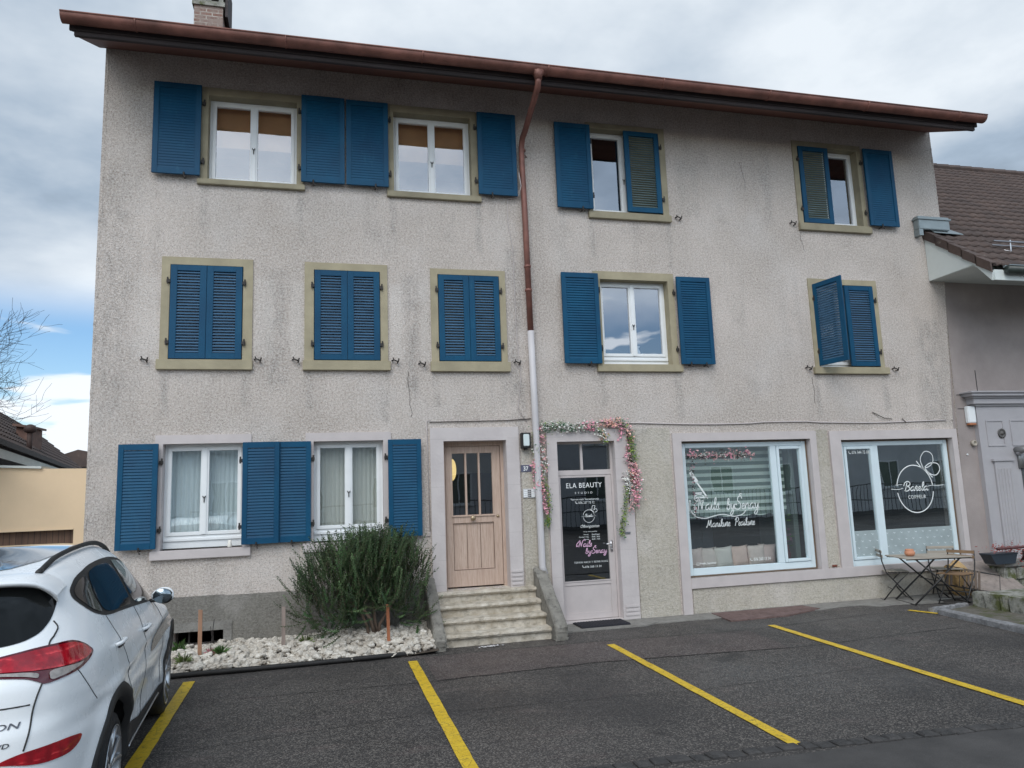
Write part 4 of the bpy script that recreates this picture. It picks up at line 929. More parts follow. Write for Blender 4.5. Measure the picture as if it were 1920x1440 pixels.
# ================================================================ BISTRO SET
M['slat'] = simple('weathered_slats', (.36, .32, .27), .75, .25, 6, bump=.2, sc=(.4, 3, 3))
M['slatbrown'] = simple('brown_slats', (.24, .15, .085), .7, .25, 6)
def chair(label, loc, rz, fold=False, mat='slat', grp='folding bistro chairs'):
    t = thing('folding_chair', label, 'chair', (0, 0, 0), grp); w = .20; r = .0105
    g = MB()
    for s in (-1, 1):
        g.tube([(s*w, -.21, 0), (s*w, .0, .26), (s*w, .15, .44), (s*w, .20, .62), (s*w, .215, .80)], r, 6)
        g.tube([(s*(w-.02), .23, 0), (s*(w-.02), .0, .27), (s*(w-.02), -.19, .445), (s*(w-.02), .12, .445)], r, 6)
    for p in ((-.21, .01, w), (.23, .01, w-.02), (-.06, .19, w), (.08, .18, w-.02)): g.tube([(-p[2], p[0], p[1]), (p[2], p[0], p[1])], .006, 6)
    g.build('frame', M['black'], t, smooth=True)
    g = MB()
    for i in range(7): y = -.19+.053*i; g.box(-w+.0, w-.0, y, y+.040, .452, .466, .002)
    g.build('seat', M[mat], t)
    g = MB()
    for z, y in ((.70, .200), (.775, .208)): g.box(-w-.008, w+.008, y-.018, y-.004, z-.022, z+.024, .003)
    g.build('backrest', M[mat], t)
    f = 1/K
    for c in kids(t): c.data.transform(Matrix.Scale(f, 4))
    t.location = loc; t.rotation_euler = (0, 0, rz); return t
chair('grey slatted folding chair at the left end of the bistro table under the shop window', (11.16, -.14, 0), R(62))
chair('grey slatted folding chair behind the bistro table against the shop window', (11.98, -.30, 0), R(-28))
chair('brown slatted folding chair standing in front of the bistro table', (11.60, -.86, 0), R(-72), mat='slatbrown')
M['slatdark'] = simple('dark_slats', (.10, .07, .05), .7, .3, 6)
# a fourth chair, folded and tipped against the others
t = thing('folding_chair', 'dark folded chair leaning on its side at the right of the bistro table', 'chair', (0, 0, 0), 'folding bistro chairs')
g = MB()
for s in (-1, 1):
    g.tube([(s*.2, -.42, .0), (s*.2, .42, .0)], .0085, 6); g.tube([(s*.18, -.36, .03), (s*.18, .30, -.03)], .0085, 6)
for y in (-.42, -.1, .2, .40): g.tube([(-.2, y, 0), (.2, y, 0)], .006, 6)
g.build('frame', M['black'], t, smooth=True); g = MB()
for i in range(5): y = -.12+.055*i; g.box(-.19, .19, y, y+.036, .012, .024, .002)
g.build('seat', M['slatdark'], t); g = MB()
for y in (.31, .37): g.box(-.2, .2, y, y+.038, .01, .022, .002)
g.build('backrest', M['slatdark'], t)
for c in kids(t): c.data.transform(Matrix.Scale(.9/K, 4) @ Matrix.Rotation(R(52), 4, 'X') @ Matrix.Rotation(R(90), 4, 'Z'))
t.location = (12.12, -.62, .27); t.rotation_euler = (0, R(12), R(-38))
t = thing('bistro_table', 'rectangular slatted folding table with crossed black legs by the shop window', 'table', (0, 0, 0)); g = MB()
for i in range(8): x = -.33+.083*i; g.box(-.52, .52, x, x+.070, .700, .716, .002)
g.build('tabletop', M['slat'], t); g = MB()
for s in (-1, 1):
    g.tube([(-.50, s*.30, .69), (.50, s*.30, .69)], .009, 6)
    g.tube([(-.44, s*.29, .0), (-.03, s*.29, .35), (.34, s*.29, .69)], .013, 6); g.tube([(.44, s*.27, .0), (.03, s*.27, .35), (-.34, s*.27, .69)], .013, 6)
for x, z in ((-.44, .012), (.44, .012), (0, .345), (.34, .68), (-.34, .68)): g.tube([(x, -.29, z), (x, .29, z)], .007, 6)
g.build('frame', M['black'], t, smooth=True)
for c in kids(t): c.data.transform(Matrix.Scale(1/K, 4))
t.location = (11.42, -.56, 0); t.rotation_euler = (0, 0, R(-14))
g = MB(); g.lathe((11.17, -.50, .664), [(.035, 0), (.058, .01), (.072, .035), (.070, .065), (.054, .085), (.060, .095), (.056, .10), (.048, .09), (.05, .04), (.001, .03)], 24)
tag(g.build('terracotta_pot', simple('orange_terracotta', (.58, .26, .15), .6, .08, 8), smooth=True), 'small round orange terracotta pot on the bistro table', 'pot')
g = MB(); g.box(10.19, 10.28, -.032, .0, .52, .55, .01); tag(g.build('brick_piece', simple('red_brick', (.22, .07, .045), .8, .2)), 'small piece of red brick on the ledge between the shop windows', 'brick')

# ================================================================ GARDEN: ROSEMARY, STAKES, PLANTS
rm = thing('rosemary_bush', 'large dark green rosemary bush growing from the white stones under the window', 'shrub', (3.4, -.5, .1))
random.seed(11); gw = MB(); gl = [MB(), MB(), MB()]
trunkpts = [[(3.30, -.50, .08), (3.27, -.50, .28), (3.20, -.50, .45), (3.05, -.52, .60)], [(3.40, -.48, .08), (3.42, -.50, .30), (3.50, -.50, .42), (3.62, -.5, .60)], [(3.42, -.48, .1), (3.36, -.48, .34), (3.34, -.45, .60)], [(3.38, -.5, .1), (3.30, -.55, .38), (3.22, -.58, .5)]]
for t_ in trunkpts: gw.tube(t_, [.024, .02, .017, .012], 7)
tips = 0
def outline(x):   # height of the crown over x
    pts = [(2.36, .70), (2.50, 1.0), (2.60, 1.12), (2.75, 1.28), (2.95, 1.34), (3.2, 1.40), (3.4, 1.38), (3.62, 1.39), (3.8, 1.28), (3.95, 1.12), (4.1, .86)]
    for a, b in zip(pts, pts[1:]):
        if a[0] <= x <= b[0]: return a[1]+(b[1]-a[1])*(x-a[0])/(b[0]-a[0])
    return .8
def lowline(x):
    pts = [(2.3, .62), (2.5, .36), (2.7, .24), (3.0, .22), (3.15, .38), (3.3, .50), (3.5, .46), (3.62, .30), (3.9, .24), (4.1, .4)]
    for a, b in zip(pts, pts[1:]):
        if a[0] <= x <= b[0]: return a[1]+(b[1]-a[1])*(x-a[0])/(b[0]-a[0])
    return .4
for k in range(1500):
    x = random.triangular(2.5, 3.98, 3.35) if k % 3 else random.uniform(2.46, 3.96); lo = lowline(x); hi = outline(x); y = -.50+random.gauss(0, .21)*(1-.3*abs(x-3.2)); y = max(-.98, min(-.06, y))
    ln = random.uniform(.16, .38); z = lo + (hi-lo-ln*.45)*random.random()**.75
    d = Vector(((x-3.25)*.38+random.gauss(0, .30), (y+.5)*.9+random.gauss(0, .28), random.uniform(.35, 1.2))).normalized()
    if z < lo+.18: d = Vector(((x-3.25)*.55+random.gauss(0, .3), -.6*random.random()+random.gauss(0, .3), random.uniform(-.25, .7))).normalized()
    base = Vector((x, y, z)); cu = Vector((0, 0, .35)); n = int(ln/.0085); m = random.choice((0, 0, 1, 1, 2))
    side = d.orthogonal().normalized(); s2 = d.cross(side)
    if z+ln*d.z > hi+.08: ln *= .6
    pts = [base+d*(ln*i/4)+cu*ln*(i/4)**2*.5 for i in range(5)]; gw.tube(pts, [.003, .0025, .0018, .001, .0008], 3, cap=False)
    for i in range(n):
        t = i/n; c = base+d*(ln*t)+cu*ln*t*t*.5; a = i*2.4; o = side*math.cos(a)+s2*math.sin(a); tip = c+(o*.9+d*random.uniform(.4, .9)).normalized()*random.uniform(.018, .034)*(1-.35*t)
        w = d.cross(o)*.0062; gl[m].quad(c-w, c+w, tip+w*.6, tip-w*.6)
gw.build('stem', simple('rosemary_wood', (.14, .10, .075), .9, .3, 10), rm, smooth=True, recalc=False)
for i, c in enumerate(((.026, .060, .020), (.050, .108, .034), (.098, .165, .062))): gl[i].build('foliage', simple('rosemary_needles_%s' % ('dark', 'mid', 'light')[i], c, .6, .35, 3), rm, recalc=False)
def stake(x, y, z0, z1, w, mat, label, tilt=0):
    g = MB(); g.prism([(x-w/2, y-.012, z0), (x+w/2, y-.012, z0), (x+w/2+tilt, y-.012, z1), (x-w/2+tilt, y-.012, z1+.006)], (0, 0, 0), (0, .024, 0))
    tag(g.build('wooden_stake', mat), label, 'stake', 'wooden stakes in the garden bed')
stake(1.40, -.58, .02, .62, .042, simple('orange_wood', (.34, .19, .12), .8, .2, 6, sc=(4, 4, .4)), 'reddish wooden stake in front of the cellar vent')
stake(2.31, -.66, .02, .60, .042, simple('grey_wood', (.29, .23, .20), .85, .2, 6, sc=(4, 4, .4)), 'weathered grey wooden stake midway between the cellar vent and the rosemary')
stake(3.50, -.80, .05, .56, .036, simple('red_wood', (.36, .13, .06), .8, .2, 6, sc=(4, 4, .4)), 'orange-brown wooden stake in front of the rosemary stems', -.01)
g = MB(); g.tube([(1.50, -.55, .1), (1.52, -.52, .3), (1.50, -.5, .42)], .005, 4); g.tube([(1.52, -.52, .3), (1.54, -.52, .5)], .004, 4); tag(g.build('dry_twig', M['bark']), 'thin dry twig standing beside the reddish stake', 'twig')
def weed(x, y, r, n, mat, label, seed):
    random.seed(seed); z = bedz(x, y)+.03; g = MB()
    for k in range(n):
        a = random.uniform(0, 6.28); el = random.uniform(.1, 1.2); d = Vector((math.cos(a)*math.cos(el), math.sin(a)*math.cos(el), math.sin(el))); c = Vector((x, y, z))+d*random.uniform(0, r*.5); w = d.orthogonal().normalized()*.008; t = c+d*random.uniform(.3, 1)*r
        g.quad(c-w*.4, c.lerp(t, .6)-w, t, c.lerp(t, .6)+w)
    tag(g.build('small_plant', mat, recalc=False), label, 'plant', 'small plants among the stones')
M['herb'] = simple('herb_leaf', (.055, .12, .025), .6, .3, 8); M['herb2'] = simple('herb_leaf_yellowish', (.11, .15, .04), .6, .3, 8)
weed(1.62, -.62, .11, 120, M['herb'], 'bright green herb tuft right of the reddish stake', 1); weed(1.28, -.88, .10, 90, M['herb2'], 'yellow-green tuft at the front of the stones beside the car', 2)
weed(1.13, -.30, .12, 90, M['herb'], 'dark green weed growing against the cellar vent', 3); weed(2.55, -.62, .09, 70, M['herb2'], 'sparse green weed left of the rosemary', 4)
weed(1.52, -.62, .07, 60, simple('pink_leaf', (.42, .18, .19), .7, .3), 'pinkish succulent tuft behind the green herb tuft', 5)

# things on the sills
g = MB(); g.lathe((1.635, -.02, 1.275), [(.026, 0), (.028, .01), (.026, .04), (.022, .05), (.022, .085), (.001, .085)], 14); o = g.build('body', simple('milky_jar', (.75, .72, .66), .4, .05), None, smooth=True)
o.name = 'candle_jar'; tag(o, 'small white candle jar on the sill of the window nearest the car', 'jar')
g = MB(); g.lathe((3.38, -.01, 1.275), [(.045, 0), (.055, .01), (.062, .10), (.058, .105), (.001, .09)], 16); o = tag(g.build('flower_pot', simple('purple_pot', (.085, .03, .055), .5, .2), smooth=True), 'purple pot on the sill above the rosemary', 'pot')
g = MB(); g.tube([(3.44+.035*math.cos(t), -.01, 1.36+.045*math.sin(t)) for t in [i*.5 for i in range(14)]], .004, 5); g.build('handle', M['iron'], o)
sb = MB(); sb.lathe((7.37, .27, 3.74), [(.03, 0), (.034, .01), (.034, .10), (.014, .15), (.013, .18), (.001, .18)], 14); sb.box(7.33, 7.40, .26, .28, 3.91, 3.935, .004); sb.box(7.325, 7.338, .262, .278, 3.87, 3.93)
tag(sb.build('spray_bottle', M['white'], smooth=True), 'white spray bottle behind the glass of the open-shuttered first floor window', 'bottle')
g = MB(); g.tube([(7.02+.15*math.cos(t), .30, 3.74+.13*math.sin(t)) for t in [.6+i*.2 for i in range(11)]], [.006+.010*math.sin(i/10*math.pi) for i in range(11)], 8); tag(g.build('lamp_arc', M['black'], smooth=True), 'curved black arc behind the glass left of the spray bottle', 'ornament')

# ================================================================ FLOWER GARLAND
gar = thing('flower_garland', 'artificial garland of pink and white blossoms and leaves draped round the glass shop door', 'garland', (6.35, -.05, 2.7))
random.seed(21)
cols = dict(leaf=(.03, .13, .055), olive=(.22, .30, .05), pink=(.80, .38, .47), coral=(.82, .48, .40), white=(.74, .74, .70), dark=(.05, .03, .03), rose=(.72, .45, .45))
gm = {k: MB() for k in cols}
def bunch(k, cx, cz, n, sx, sz, r=.016, cy=-.075, sy=.025):
    for _ in range(n):
        c = Vector((random.gauss(cx, sx), random.gauss(cy, sy), random.gauss(cz, sz))); c.y = min(c.y, -.036); u = Vector([random.gauss(0, 1) for _ in range(3)]).normalized(); w = u.orthogonal().normalized(); q = r*random.uniform(.6, 1.3)
        if k in ('leaf', 'olive', 'dark'): gm[k].quad(c-u*q*1.2, c+w*q*.45, c+u*q*1.2, c-w*q*.45)
        else:
            v = u.cross(w); gm[k].quad(c+u*q, c+w*q, c-u*q+v*q*.4, c-w*q); gm[k].quad(c+v*q*.8, c+u*q*.7+w*q*.5, c-v*q*.8, c-u*q*.5-w*q*.7)
def run(pts, spec, n):
    spec = [(k_, max(1, int(m_*(.60 if k_ in ('pink', 'coral', 'rose') else .9))), s_*1.1) for k_, m_, s_ in spec]+[('leaf', 3, .035)]
    for a, b in zip(pts, pts[1:]):
        for i in range(n):
            t = (i+.5)/n; x = a[0]+(b[0]-a[0])*t; z = a[1]+(b[1]-a[1])*t
            for k, m, s in spec: bunch(k, x, z, m, s, s)
gm['dark'].tube([(5.62, -.05, 1.5), (5.60, -.05, 2.2), (5.66, -.05, 2.70), (6.1, -.05, 2.71), (6.6, -.05, 2.75), (6.96, -.05, 2.69), (7.02, -.05, 2.2), (6.95, -.05, 1.6)], .006, 5)
run([(5.70, 2.70), (6.05, 2.71)], [('leaf', 24, .035), ('white', 8, .04), ('olive', 4, .04)], 9)
run([(6.05, 2.69), (6.32, 2.69)], [('leaf', 16, .035), ('white', 14, .035)], 6)
run([(6.32, 2.69), (6.50, 2.70)], [('pink', 26, .032), ('rose', 8, .035), ('leaf', 6, .04)], 4)
run([(6.48, 2.68), (6.60, 2.60), (6.62, 2.50)], [('white', 10, .03), ('leaf', 9, .03), ('olive', 8, .03)], 3); bunch('coral', 6.62, 2.56, 18, .03, .03); bunch('olive', 6.62, 2.48, 22, .035, .025)
run([(6.60, 2.74), (6.86, 2.76)], [('coral', 22, .035), ('pink', 10, .04), ('dark', 5, .04)], 6); run([(6.80, 2.77), (6.98, 2.70)], [('olive', 10, .03), ('dark', 10, .035), ('leaf', 8, .04)], 4)
run([(6.90, 2.68), (6.84, 2.52)], [('pink', 14, .025)], 4); run([(6.98, 2.70), (7.04, 2.50)], [('rose', 16, .03), ('coral', 6, .03), ('leaf', 6, .035)], 5)
run([(7.01, 2.58), (7.06, 2.20)], [('olive', 26, .028), ('leaf', 4, .03)], 9); run([(6.97, 2.45), (6.96, 2.15)], [('rose', 10, .02), ('pink', 6, .02)], 6); bunch('dark', 6.98, 2.22, 26, .035, .03)
run([(7.03, 2.15), (7.07, 1.92), (7.05, 1.60)], [('pink', 17, .030), ('rose', 9, .035), ('coral', 4, .03), ('white', 3, .04)], 8); run([(6.92, 1.98), (6.98, 1.80)], [('white', 18, .035), ('dark', 4, .035)], 4)
run([(7.0, 2.1), (7.0, 1.9)], [('coral', 14, .025)], 4); run([(7.02, 1.62), (6.97, 1.48)], [('rose', 7, .02), ('dark', 3, .025)], 4); run([(6.93, 1.82), (6.88, 1.55), (6.83, 1.33), (6.79, 1.14)], [('olive', 10, .018), ('dark', 2, .02), ('leaf', 2, .02)], 9)
run([(5.66, 2.68), (5.70, 2.45)], [('rose', 14, .024), ('dark', 4, .03), ('pink', 5, .025)], 5); run([(5.61, 2.66), (5.60, 2.25)], [('olive', 12, .022), ('white', 4, .03), ('dark', 3, .03), ('leaf', 5, .03)], 10)
run([(5.68, 2.42), (5.70, 2.05)], [('rose', 12, .024), ('white', 8, .026), ('olive', 5, .03)], 8); run([(5.59, 2.22), (5.62, 1.95), (5.66, 1.80)], [('pink', 20, .030), ('coral', 10, .028), ('dark', 2, .035)], 7)
run([(5.66, 1.80), (5.71, 1.52)], [('pink', 18, .028), ('rose', 6, .025)], 7); run([(5.70, 2.0), (5.76, 1.72), (5.74, 1.45), (5.72, 1.34)], [('olive', 9, .018), ('leaf', 3, .02)], 7); bunch('coral', 5.64, 1.88, 40, .03, .04)
nm = dict(leaf='leaves', olive='leaves', dark='leaves', pink='blossoms', coral='blossoms', white='blossoms', rose='blossoms')
for k, v in gm.items(): v.build(nm[k], simple('garland_%s' % k, cols[k], .7, .3, 25), gar, recalc=False)

# ================================================================ LETTERING
GL = {
 'a': (1.2, [[(.95, .85), (.55, 1), (.12, .6), (.2, .08), (.6, .1), (.9, .6), (.95, .95), (.9, .25), (1.1, 0), (1.3, .2)]]),
 'i': (.65, [[(0, .2), (.3, 1), (.28, .25), (.45, 0), (.7, .2)], [(.36, 1.42), (.40, 1.52)]]), 'l': (.6, [[(0, .2), (.5, 1.3), (.48, 2), (.25, 1.8), (.22, .3), (.4, 0), (.65, .2)]]),
 's': (.8, [[(0, .2), (.5, 1.1), (.62, .5), (.5, .02), (.1, .1)], [(.55, .08), (.85, .2)]]), 'b': (1.0, [[(0, .2), (.5, 1.4), (.45, 2), (.2, 1.8), (.2, .25), (.5, 0), (.88, .4), (.7, .92), (.3, .8)]]),
 'y': (1.1, [[(0, .8), (.15, 1), (.25, .3), (.6, .12), (.9, 1), (.82, -.5), (.4, -1), (.1, -.7), (.6, -.15), (1.2, .25)]]), 'e': (.85, [[(0, .3), (.62, .6), (.5, 1), (.2, .8), (.2, .2), (.5, 0), (.9, .25)]]),
 'n': (1.15, [[(0, .3), (.18, 1), (.2, .5), (.2, 0)], [(.2, .6), (.6, 1), (.78, .75), (.8, .2), (1, 0), (1.2, .2)]]), 'r': (.8, [[(0, .2), (.25, 1.1), (.55, .92), (.48, .25), (.65, 0), (.9, .2)]]),
 'N': (2.1, [[(.1, .5), (-.35, .15), (-.45, .9), (.2, 1.7), (.65, 2.1), (.6, 1.2), (.45, 0)], [(.65, 2.1), (1., 1.1), (1.4, 0)], [(1.4, 0), (1.5, 1.4), (1.9, 2.2), (2.4, 2.3), (2.5, 1.9)]]),
 'S': (1.55, [[(1.5, 1.8), (1.2, 2.3), (.6, 2.1), (.5, 1.5), (1.1, 1.1), (1.35, .5), (.9, 0), (.2, .1), (-.2, .6), (.1, .9), (.5, .7)], [(.9, 2.3), (1.0, 2.7), (1.5, 2.6)]]),
 'B': (1.6, [[(.55, 2), (.45, 1), (.3, 0)], [(-.2, 1.2), (0, 2), (.7, 2.3), (1.35, 1.9), (1.2, 1.3), (.5, 1.1), (1.3, .9), (1.35, .3), (.8, 0), (.1, .1)]]),
 'M': (1.9, [[(-.3, .2), (0, 0), (.35, 1.9), (.5, 1.0), (.75, .4), (1.2, 1.9), (1.3, .9), (1.5, 0), (1.8, .3)]]), 'k': (1., [[(0, .2), (.5, 1.5), (.4, 2), (.2, 1.7), (.2, 0)], [(.25, .6), (.6, 1), (.6, .65), (.3, .5), (.75, 0), (1, .2)]]),
 'u': (1.05, [[(0, .8), (.1, 1), (.15, .2), (.5, 0), (.8, 1), (.82, .2), (1.1, .1)]]), 'P': (1.4, [[(.3, 0), (.5, 2)], [(0, 1.5), (.6, 2.25), (1.35, 1.8), (1, 1.1), (.4, 1.1)]]), 'd': (1.1, [[(.9, .8), (.5, 1), (.1, .5), (.4, 0), (.85, .5), (1.0, 2), (.9, .3), (1.2, .1)]]), ' ': (.9, [])}
def spl(p, n=6):
    out = []; p = [Vector((*q, 0)) for q in p]
    if len(p) < 3: return [tuple(q.xy) for q in p]
    for i in range(len(p)-1):
        a, b, c, d = p[max(i-1, 0)], p[i], p[i+1], p[min(i+2, len(p)-1)]
        for k in range(n):
            t = k/n; v = .5*((2*b)+(c-a)*t+(2*a-5*b+4*c-d)*t*t+(3*b-a-3*c+d)*t**3); out.append((v.x, v.y))
    out.append((p[-1].x, p[-1].y)); return out
def ribbon(g, pts, w, Y):
    pts = [Vector(p) for p in pts]; L_ = []
    for i, p in enumerate(pts):
        t = pts[min(i+1, len(pts)-1)]-pts[max(i-1, 0)]
        t = Vector((1, 0)) if t.length < 1e-7 else t.normalized(); n = Vector((-t.y, t.x))*w*.5; L_.append((g.b.verts.new((p.x+n.x, Y, p.y+n.y)), g.b.verts.new((p.x-n.x, Y, p.y-n.y))))
    for a, b in zip(L_, L_[1:]): g._f([a[0], b[0], b[1], a[1]])
def script(g, s, x, z, width, xh, w, Y, slant=.15, tilt=0):
    tot = sum(GL[c][0] for c in s); u = width/tot; X = 0
    for c in s:
        for st in GL[c][1]: ribbon(g, [(x+(X+px)*u+slant*py*xh+0, z+py*xh+tilt*(X+px)*u) for px, py in spl(st)], w, Y)
        X += GL[c][0]
def text(g, s, x, z, width, h, Y, bold=0., shear=0., sp=1.):
    cu = bpy.data.curves.new('t', 'FONT'); cu.body = s; cu.offset = bold; cu.shear = shear; cu.space_character = sp; cu.resolution_u = 3
    o = bpy.data.objects.new('t', cu); C.objects.link(o); bpy.context.view_layer.update()
    me = bpy.data.meshes.new_from_object(o.evaluated_get(bpy.context.evaluated_depsgraph_get())); bpy.data.objects.remove(o); bpy.data.curves.remove(cu)
    xs = [v.co.x for v in me.vertices]; ys = [v.co.y for v in me.vertices]; a, b, c, d = min(xs), max(xs), min(ys), max(ys)
    vs = [g.b.verts.new((x+(v.co.x-a)/(b-a)*width, Y, z+(v.co.y-c)/(d-c)*h)) for v in me.vertices]
    for p in me.polygons: g._f([vs[i] for i in p.vertices])
    bpy.data.meshes.remove(me)
def phone(g, x, z, s, Y):
    ribbon(g, spl([(x, z+s), (x+s*.15, z+s*.45), (x+s*.45, z+s*.15), (x+s, z)]), s*.28, Y); ribbon(g, [(x-.1*s, z+s*.95), (x+.28*s, z+s*.85)], s*.4, Y); ribbon(g, [(x+.85*s, z+.28*s), (x+.95*s, z-.08*s)], s*.4, Y)
M['sticker'] = simple('white_sticker', (.80, .83, .82), .6, .03); M['stickerpink'] = simple('pink_sticker', (.72, .45, .62), .6, .05)
def built(g, name, mat, par): o = g.build(name, mat, par, recalc=False); return o
g = MB(); Y = YG-.004
script(g, 'Nails', 8.05, 1.45, .38, .085, .011, Y); script(g, 'by', 8.55, 1.44, .13, .08, .011, Y); script(g, 'Senay', 8.69, 1.44, .40, .085, .011, Y)
ribbon(g, spl([(7.96, 1.58), (7.96, 1.44), (8.04, 1.36), (8.20, 1.33), (8.34, 1.36), (8.5, 1.375), (8.65, 1.34), (8.80, 1.36), (8.87, 1.42)]), .010, Y)
ribbon(g, spl([(7.965, 1.60), (7.955, 1.46), (8.03, 1.365)]), .024, Y)
built(g, 'studio_name', M['sticker'], w1); g = MB()
script(g, 'Manikure', 8.21, 1.20, .38, .055, .008, Y, .2); script(g, 'Pedikure', 8.66, 1.20, .34, .055, .008, Y, .2)
built(g, 'subtitle', M['sticker'], w1); g = MB()
for a, b, w in (((8.00, 2.01), (8.10, 1.86), .055), ((8.10, 1.85), (8.25, 1.63), .024)): ribbon(g, [a, b], w, Y)
ribbon(g, spl([(8.04, 1.60), (8.05, 1.66), (8.13, 1.68), (8.19, 1.65), (8.19, 1.60), (8.13, 1.58), (8.04, 1.60)]), .010, Y); ribbon(g, [(8.06, 1.70), (8.17, 1.70)], .018, Y); ribbon(g, [(8.05, 1.63), (8.19, 1.635)], .018, Y)
built(g, 'brush_drawing', M['sticker'], w1); g = MB()
text(g, 'Nails_bysenay', 8.06, .665, .26, .035, Y, .01); ribbon(g, [(8.005, .665), (8.04, .665), (8.04, .70), (8.005, .70), (8.005, .665)], .005, Y)
built(g, 'account_name', M['sticker'], w1); g = MB()
phone(g, 8.88, .675, .038, Y); text(g, '076 260 13 34', 8.94, .675, .28, .045, Y, .0); built(g, 'phone_number', M['sticker'], w1)
g = MB(); Y = YG2-.004; cx, cz, rx, rz_ = 11.94, 1.63, .345, .375
def arc(a0, a1, n=28): return [(cx+rx*math.cos(R(a0+(a1-a0)*i/n)), cz+rz_*math.sin(R(a0+(a1-a0)*i/n))) for i in range(n+1)]
ribbon(g, arc(8, 172, 40), .016, Y); ribbon(g, arc(188, 352, 40), .016, Y)
ribbon(g, spl([(11.48, 1.64), (11.62, 1.63), (11.71, 1.645)]), .008, Y); ribbon(g, spl([(12.18, 1.66), (12.26, 1.675), (12.36, 1.67), (12.50, 1.675)]), .008, Y); ribbon(g, [(11.56, 1.70), (11.70, 1.705)], .006, Y)
script(g, 'Barela', 11.72, 1.60, .46, .065, .014, Y, .25); text(g, 'COIFFEUR', 11.79, 1.475, .34, .055, Y, .0, sp=1.15)
ribbon(g, spl([(12.02, 2.07), (12.10, 1.97), (12.20, 1.90), (12.30, 1.80)]), .016, Y); ribbon(g, spl([(12.14, 1.95), (12.10, 2.10), (12.20, 2.22), (12.33, 2.18), (12.34, 2.05), (12.24, 1.97), (12.17, 1.96)]), .012, Y)
ribbon(g, spl([(12.17, 1.97), (12.28, 2.03), (12.42, 2.02), (12.46, 1.93), (12.38, 1.84), (12.26, 1.86), (12.17, 1.95)]), .014, Y)
built(g, 'salon_logo', M['sticker'], w2); g = MB()
phone(g, 10.76, 2.215, .04, Y); text(g, '076 344 75 08', 10.82, 2.21, .32, .05, Y, .0); built(g, 'phone_number', M['sticker'], w2)
g = MB(); Y = .10+.0085   # shop door
text(g, 'ELA BEAUTY', 6.075, 1.84, .535, .070, Y, .004, sp=1.1)
built(g, 'studio_name', M['sticker'], d2); g = MB()
text(g, 'STUDIO', 6.20, 1.755, .26, .028, Y, .0, sp=1.9); text(g, 'Termin nach Vereinbarung', 6.13, 1.66, .42, .032, Y, .0); phone(g, 6.20, 1.62, .03, Y); text(g, '076 237 73 72', 6.245, 1.615, .24, .032, Y, .0)
built(g, 'appointment_note', M['sticker'], d2); g = MB()
cx, cz, rx, rz_ = 6.39, 1.44, .085, .088; ribbon(g, arc(10, 170), .005, Y); ribbon(g, arc(190, 350), .005, Y); script(g, 'Barela', 6.335, 1.43, .11, .018, .005, Y, .2); ribbon(g, [(6.28, 1.435), (6.33, 1.436)], .003, Y); ribbon(g, [(6.45, 1.44), (6.50, 1.44)], .003, Y)
for p in ([(6.41, 1.54), (6.45, 1.51), (6.47, 1.49)], [(6.44, 1.52), (6.45, 1.58), (6.49, 1.58), (6.47, 1.53), (6.45, 1.51)], [(6.45, 1.51), (6.50, 1.54), (6.52, 1.51), (6.48, 1.49)]): ribbon(g, spl(p), .006, Y)
built(g, 'salon_logo', M['sticker'], d2); g = MB()
text(g, 'Öffnungszeiten', 6.26, 1.27, .28, .06, Y, .0, .35); text(g, 'Mit oder ohne Voranmeldung', 6.30, 1.215, .20, .018, Y)
for i, (a_, b_) in enumerate((('Montag', 'Geschlossen'), ('Dienstag-Freitag', '09:00 - 18:30'), ('Samstag', '08:00 - 14:00'))): z = 1.175-.033*i; w_ = .07 if i != 1 else .14; text(g, a_, 6.35-w_+.02, z, w_, .020, Y); text(g, b_, 6.42, z, .12, .020, Y)
built(g, 'opening_hours', M['sticker'], d2); g = MB()
text(g, 'TERMIN NACH V REINB RUNG', 6.14, .795, .50, .026, Y, .0, sp=1.3); phone(g, 6.26, .735, .028, Y); text(g, '076 260 13 34', 6.30, .73, .24, .028, Y, .01, sp=1.15)
g_ = g; built(g_, 'booking_note', M['sticker'], d2)
g = MB(); script(g, 'Nails', 6.20, 1.02, .21, .042, .010, Y, .2); script(g, 'by', 6.31, .925, .09, .036, .009, Y, .2); script(g, 'Senay', 6.40, .925, .23, .038, .010, Y, .2); built(g, 'nail_studio_name', M['stickerpink'], d2)
g = MB(); text(g, '37', 5.425, 2.10, .07, .062, -.0195, .02); built(g, 'numerals', M['sticker'], nb)

# ================================================================ INSIDE THE SHOP WINDOWS
def zebra():
    n = NT('striped_blind_fabric'); x, y, z = n.sep(); f = n.math('FRACT', n.math('MULTIPLY', z, 8.6), 0); c = n.mix(n.mr(f, .46, .5), (.78, .86, .78), (.16, .22, .18)); n.col(c); n.set(Roughness=.9); return n.m
g = MB(); n = 60; x0, x1 = 7.98, 9.74; yb = .34
def sc(i): x = x0+(x1-x0)*i/n; return (x, yb, 1.36-.035*abs(math.sin(math.pi*(x-x0)/.29))**.6)
for i in range(n): a, b = sc(i), sc(i+1); g.quad(a, b, (b[0], yb, 2.44), (a[0], yb, 2.44))
g.box(x0, x1, yb-.03, yb+.03, 2.42, 2.46)
tag(g.build('striped_blind', zebra()), 'green-grey striped roller blind with a scalloped lower edge inside the nail studio window', 'blind')
cc = [(.78, .62, .57), (.80, .68, .62), (.78, .72, .66), (.85, .62, .54), (.80, .66, .60), (.76, .58, .54)]
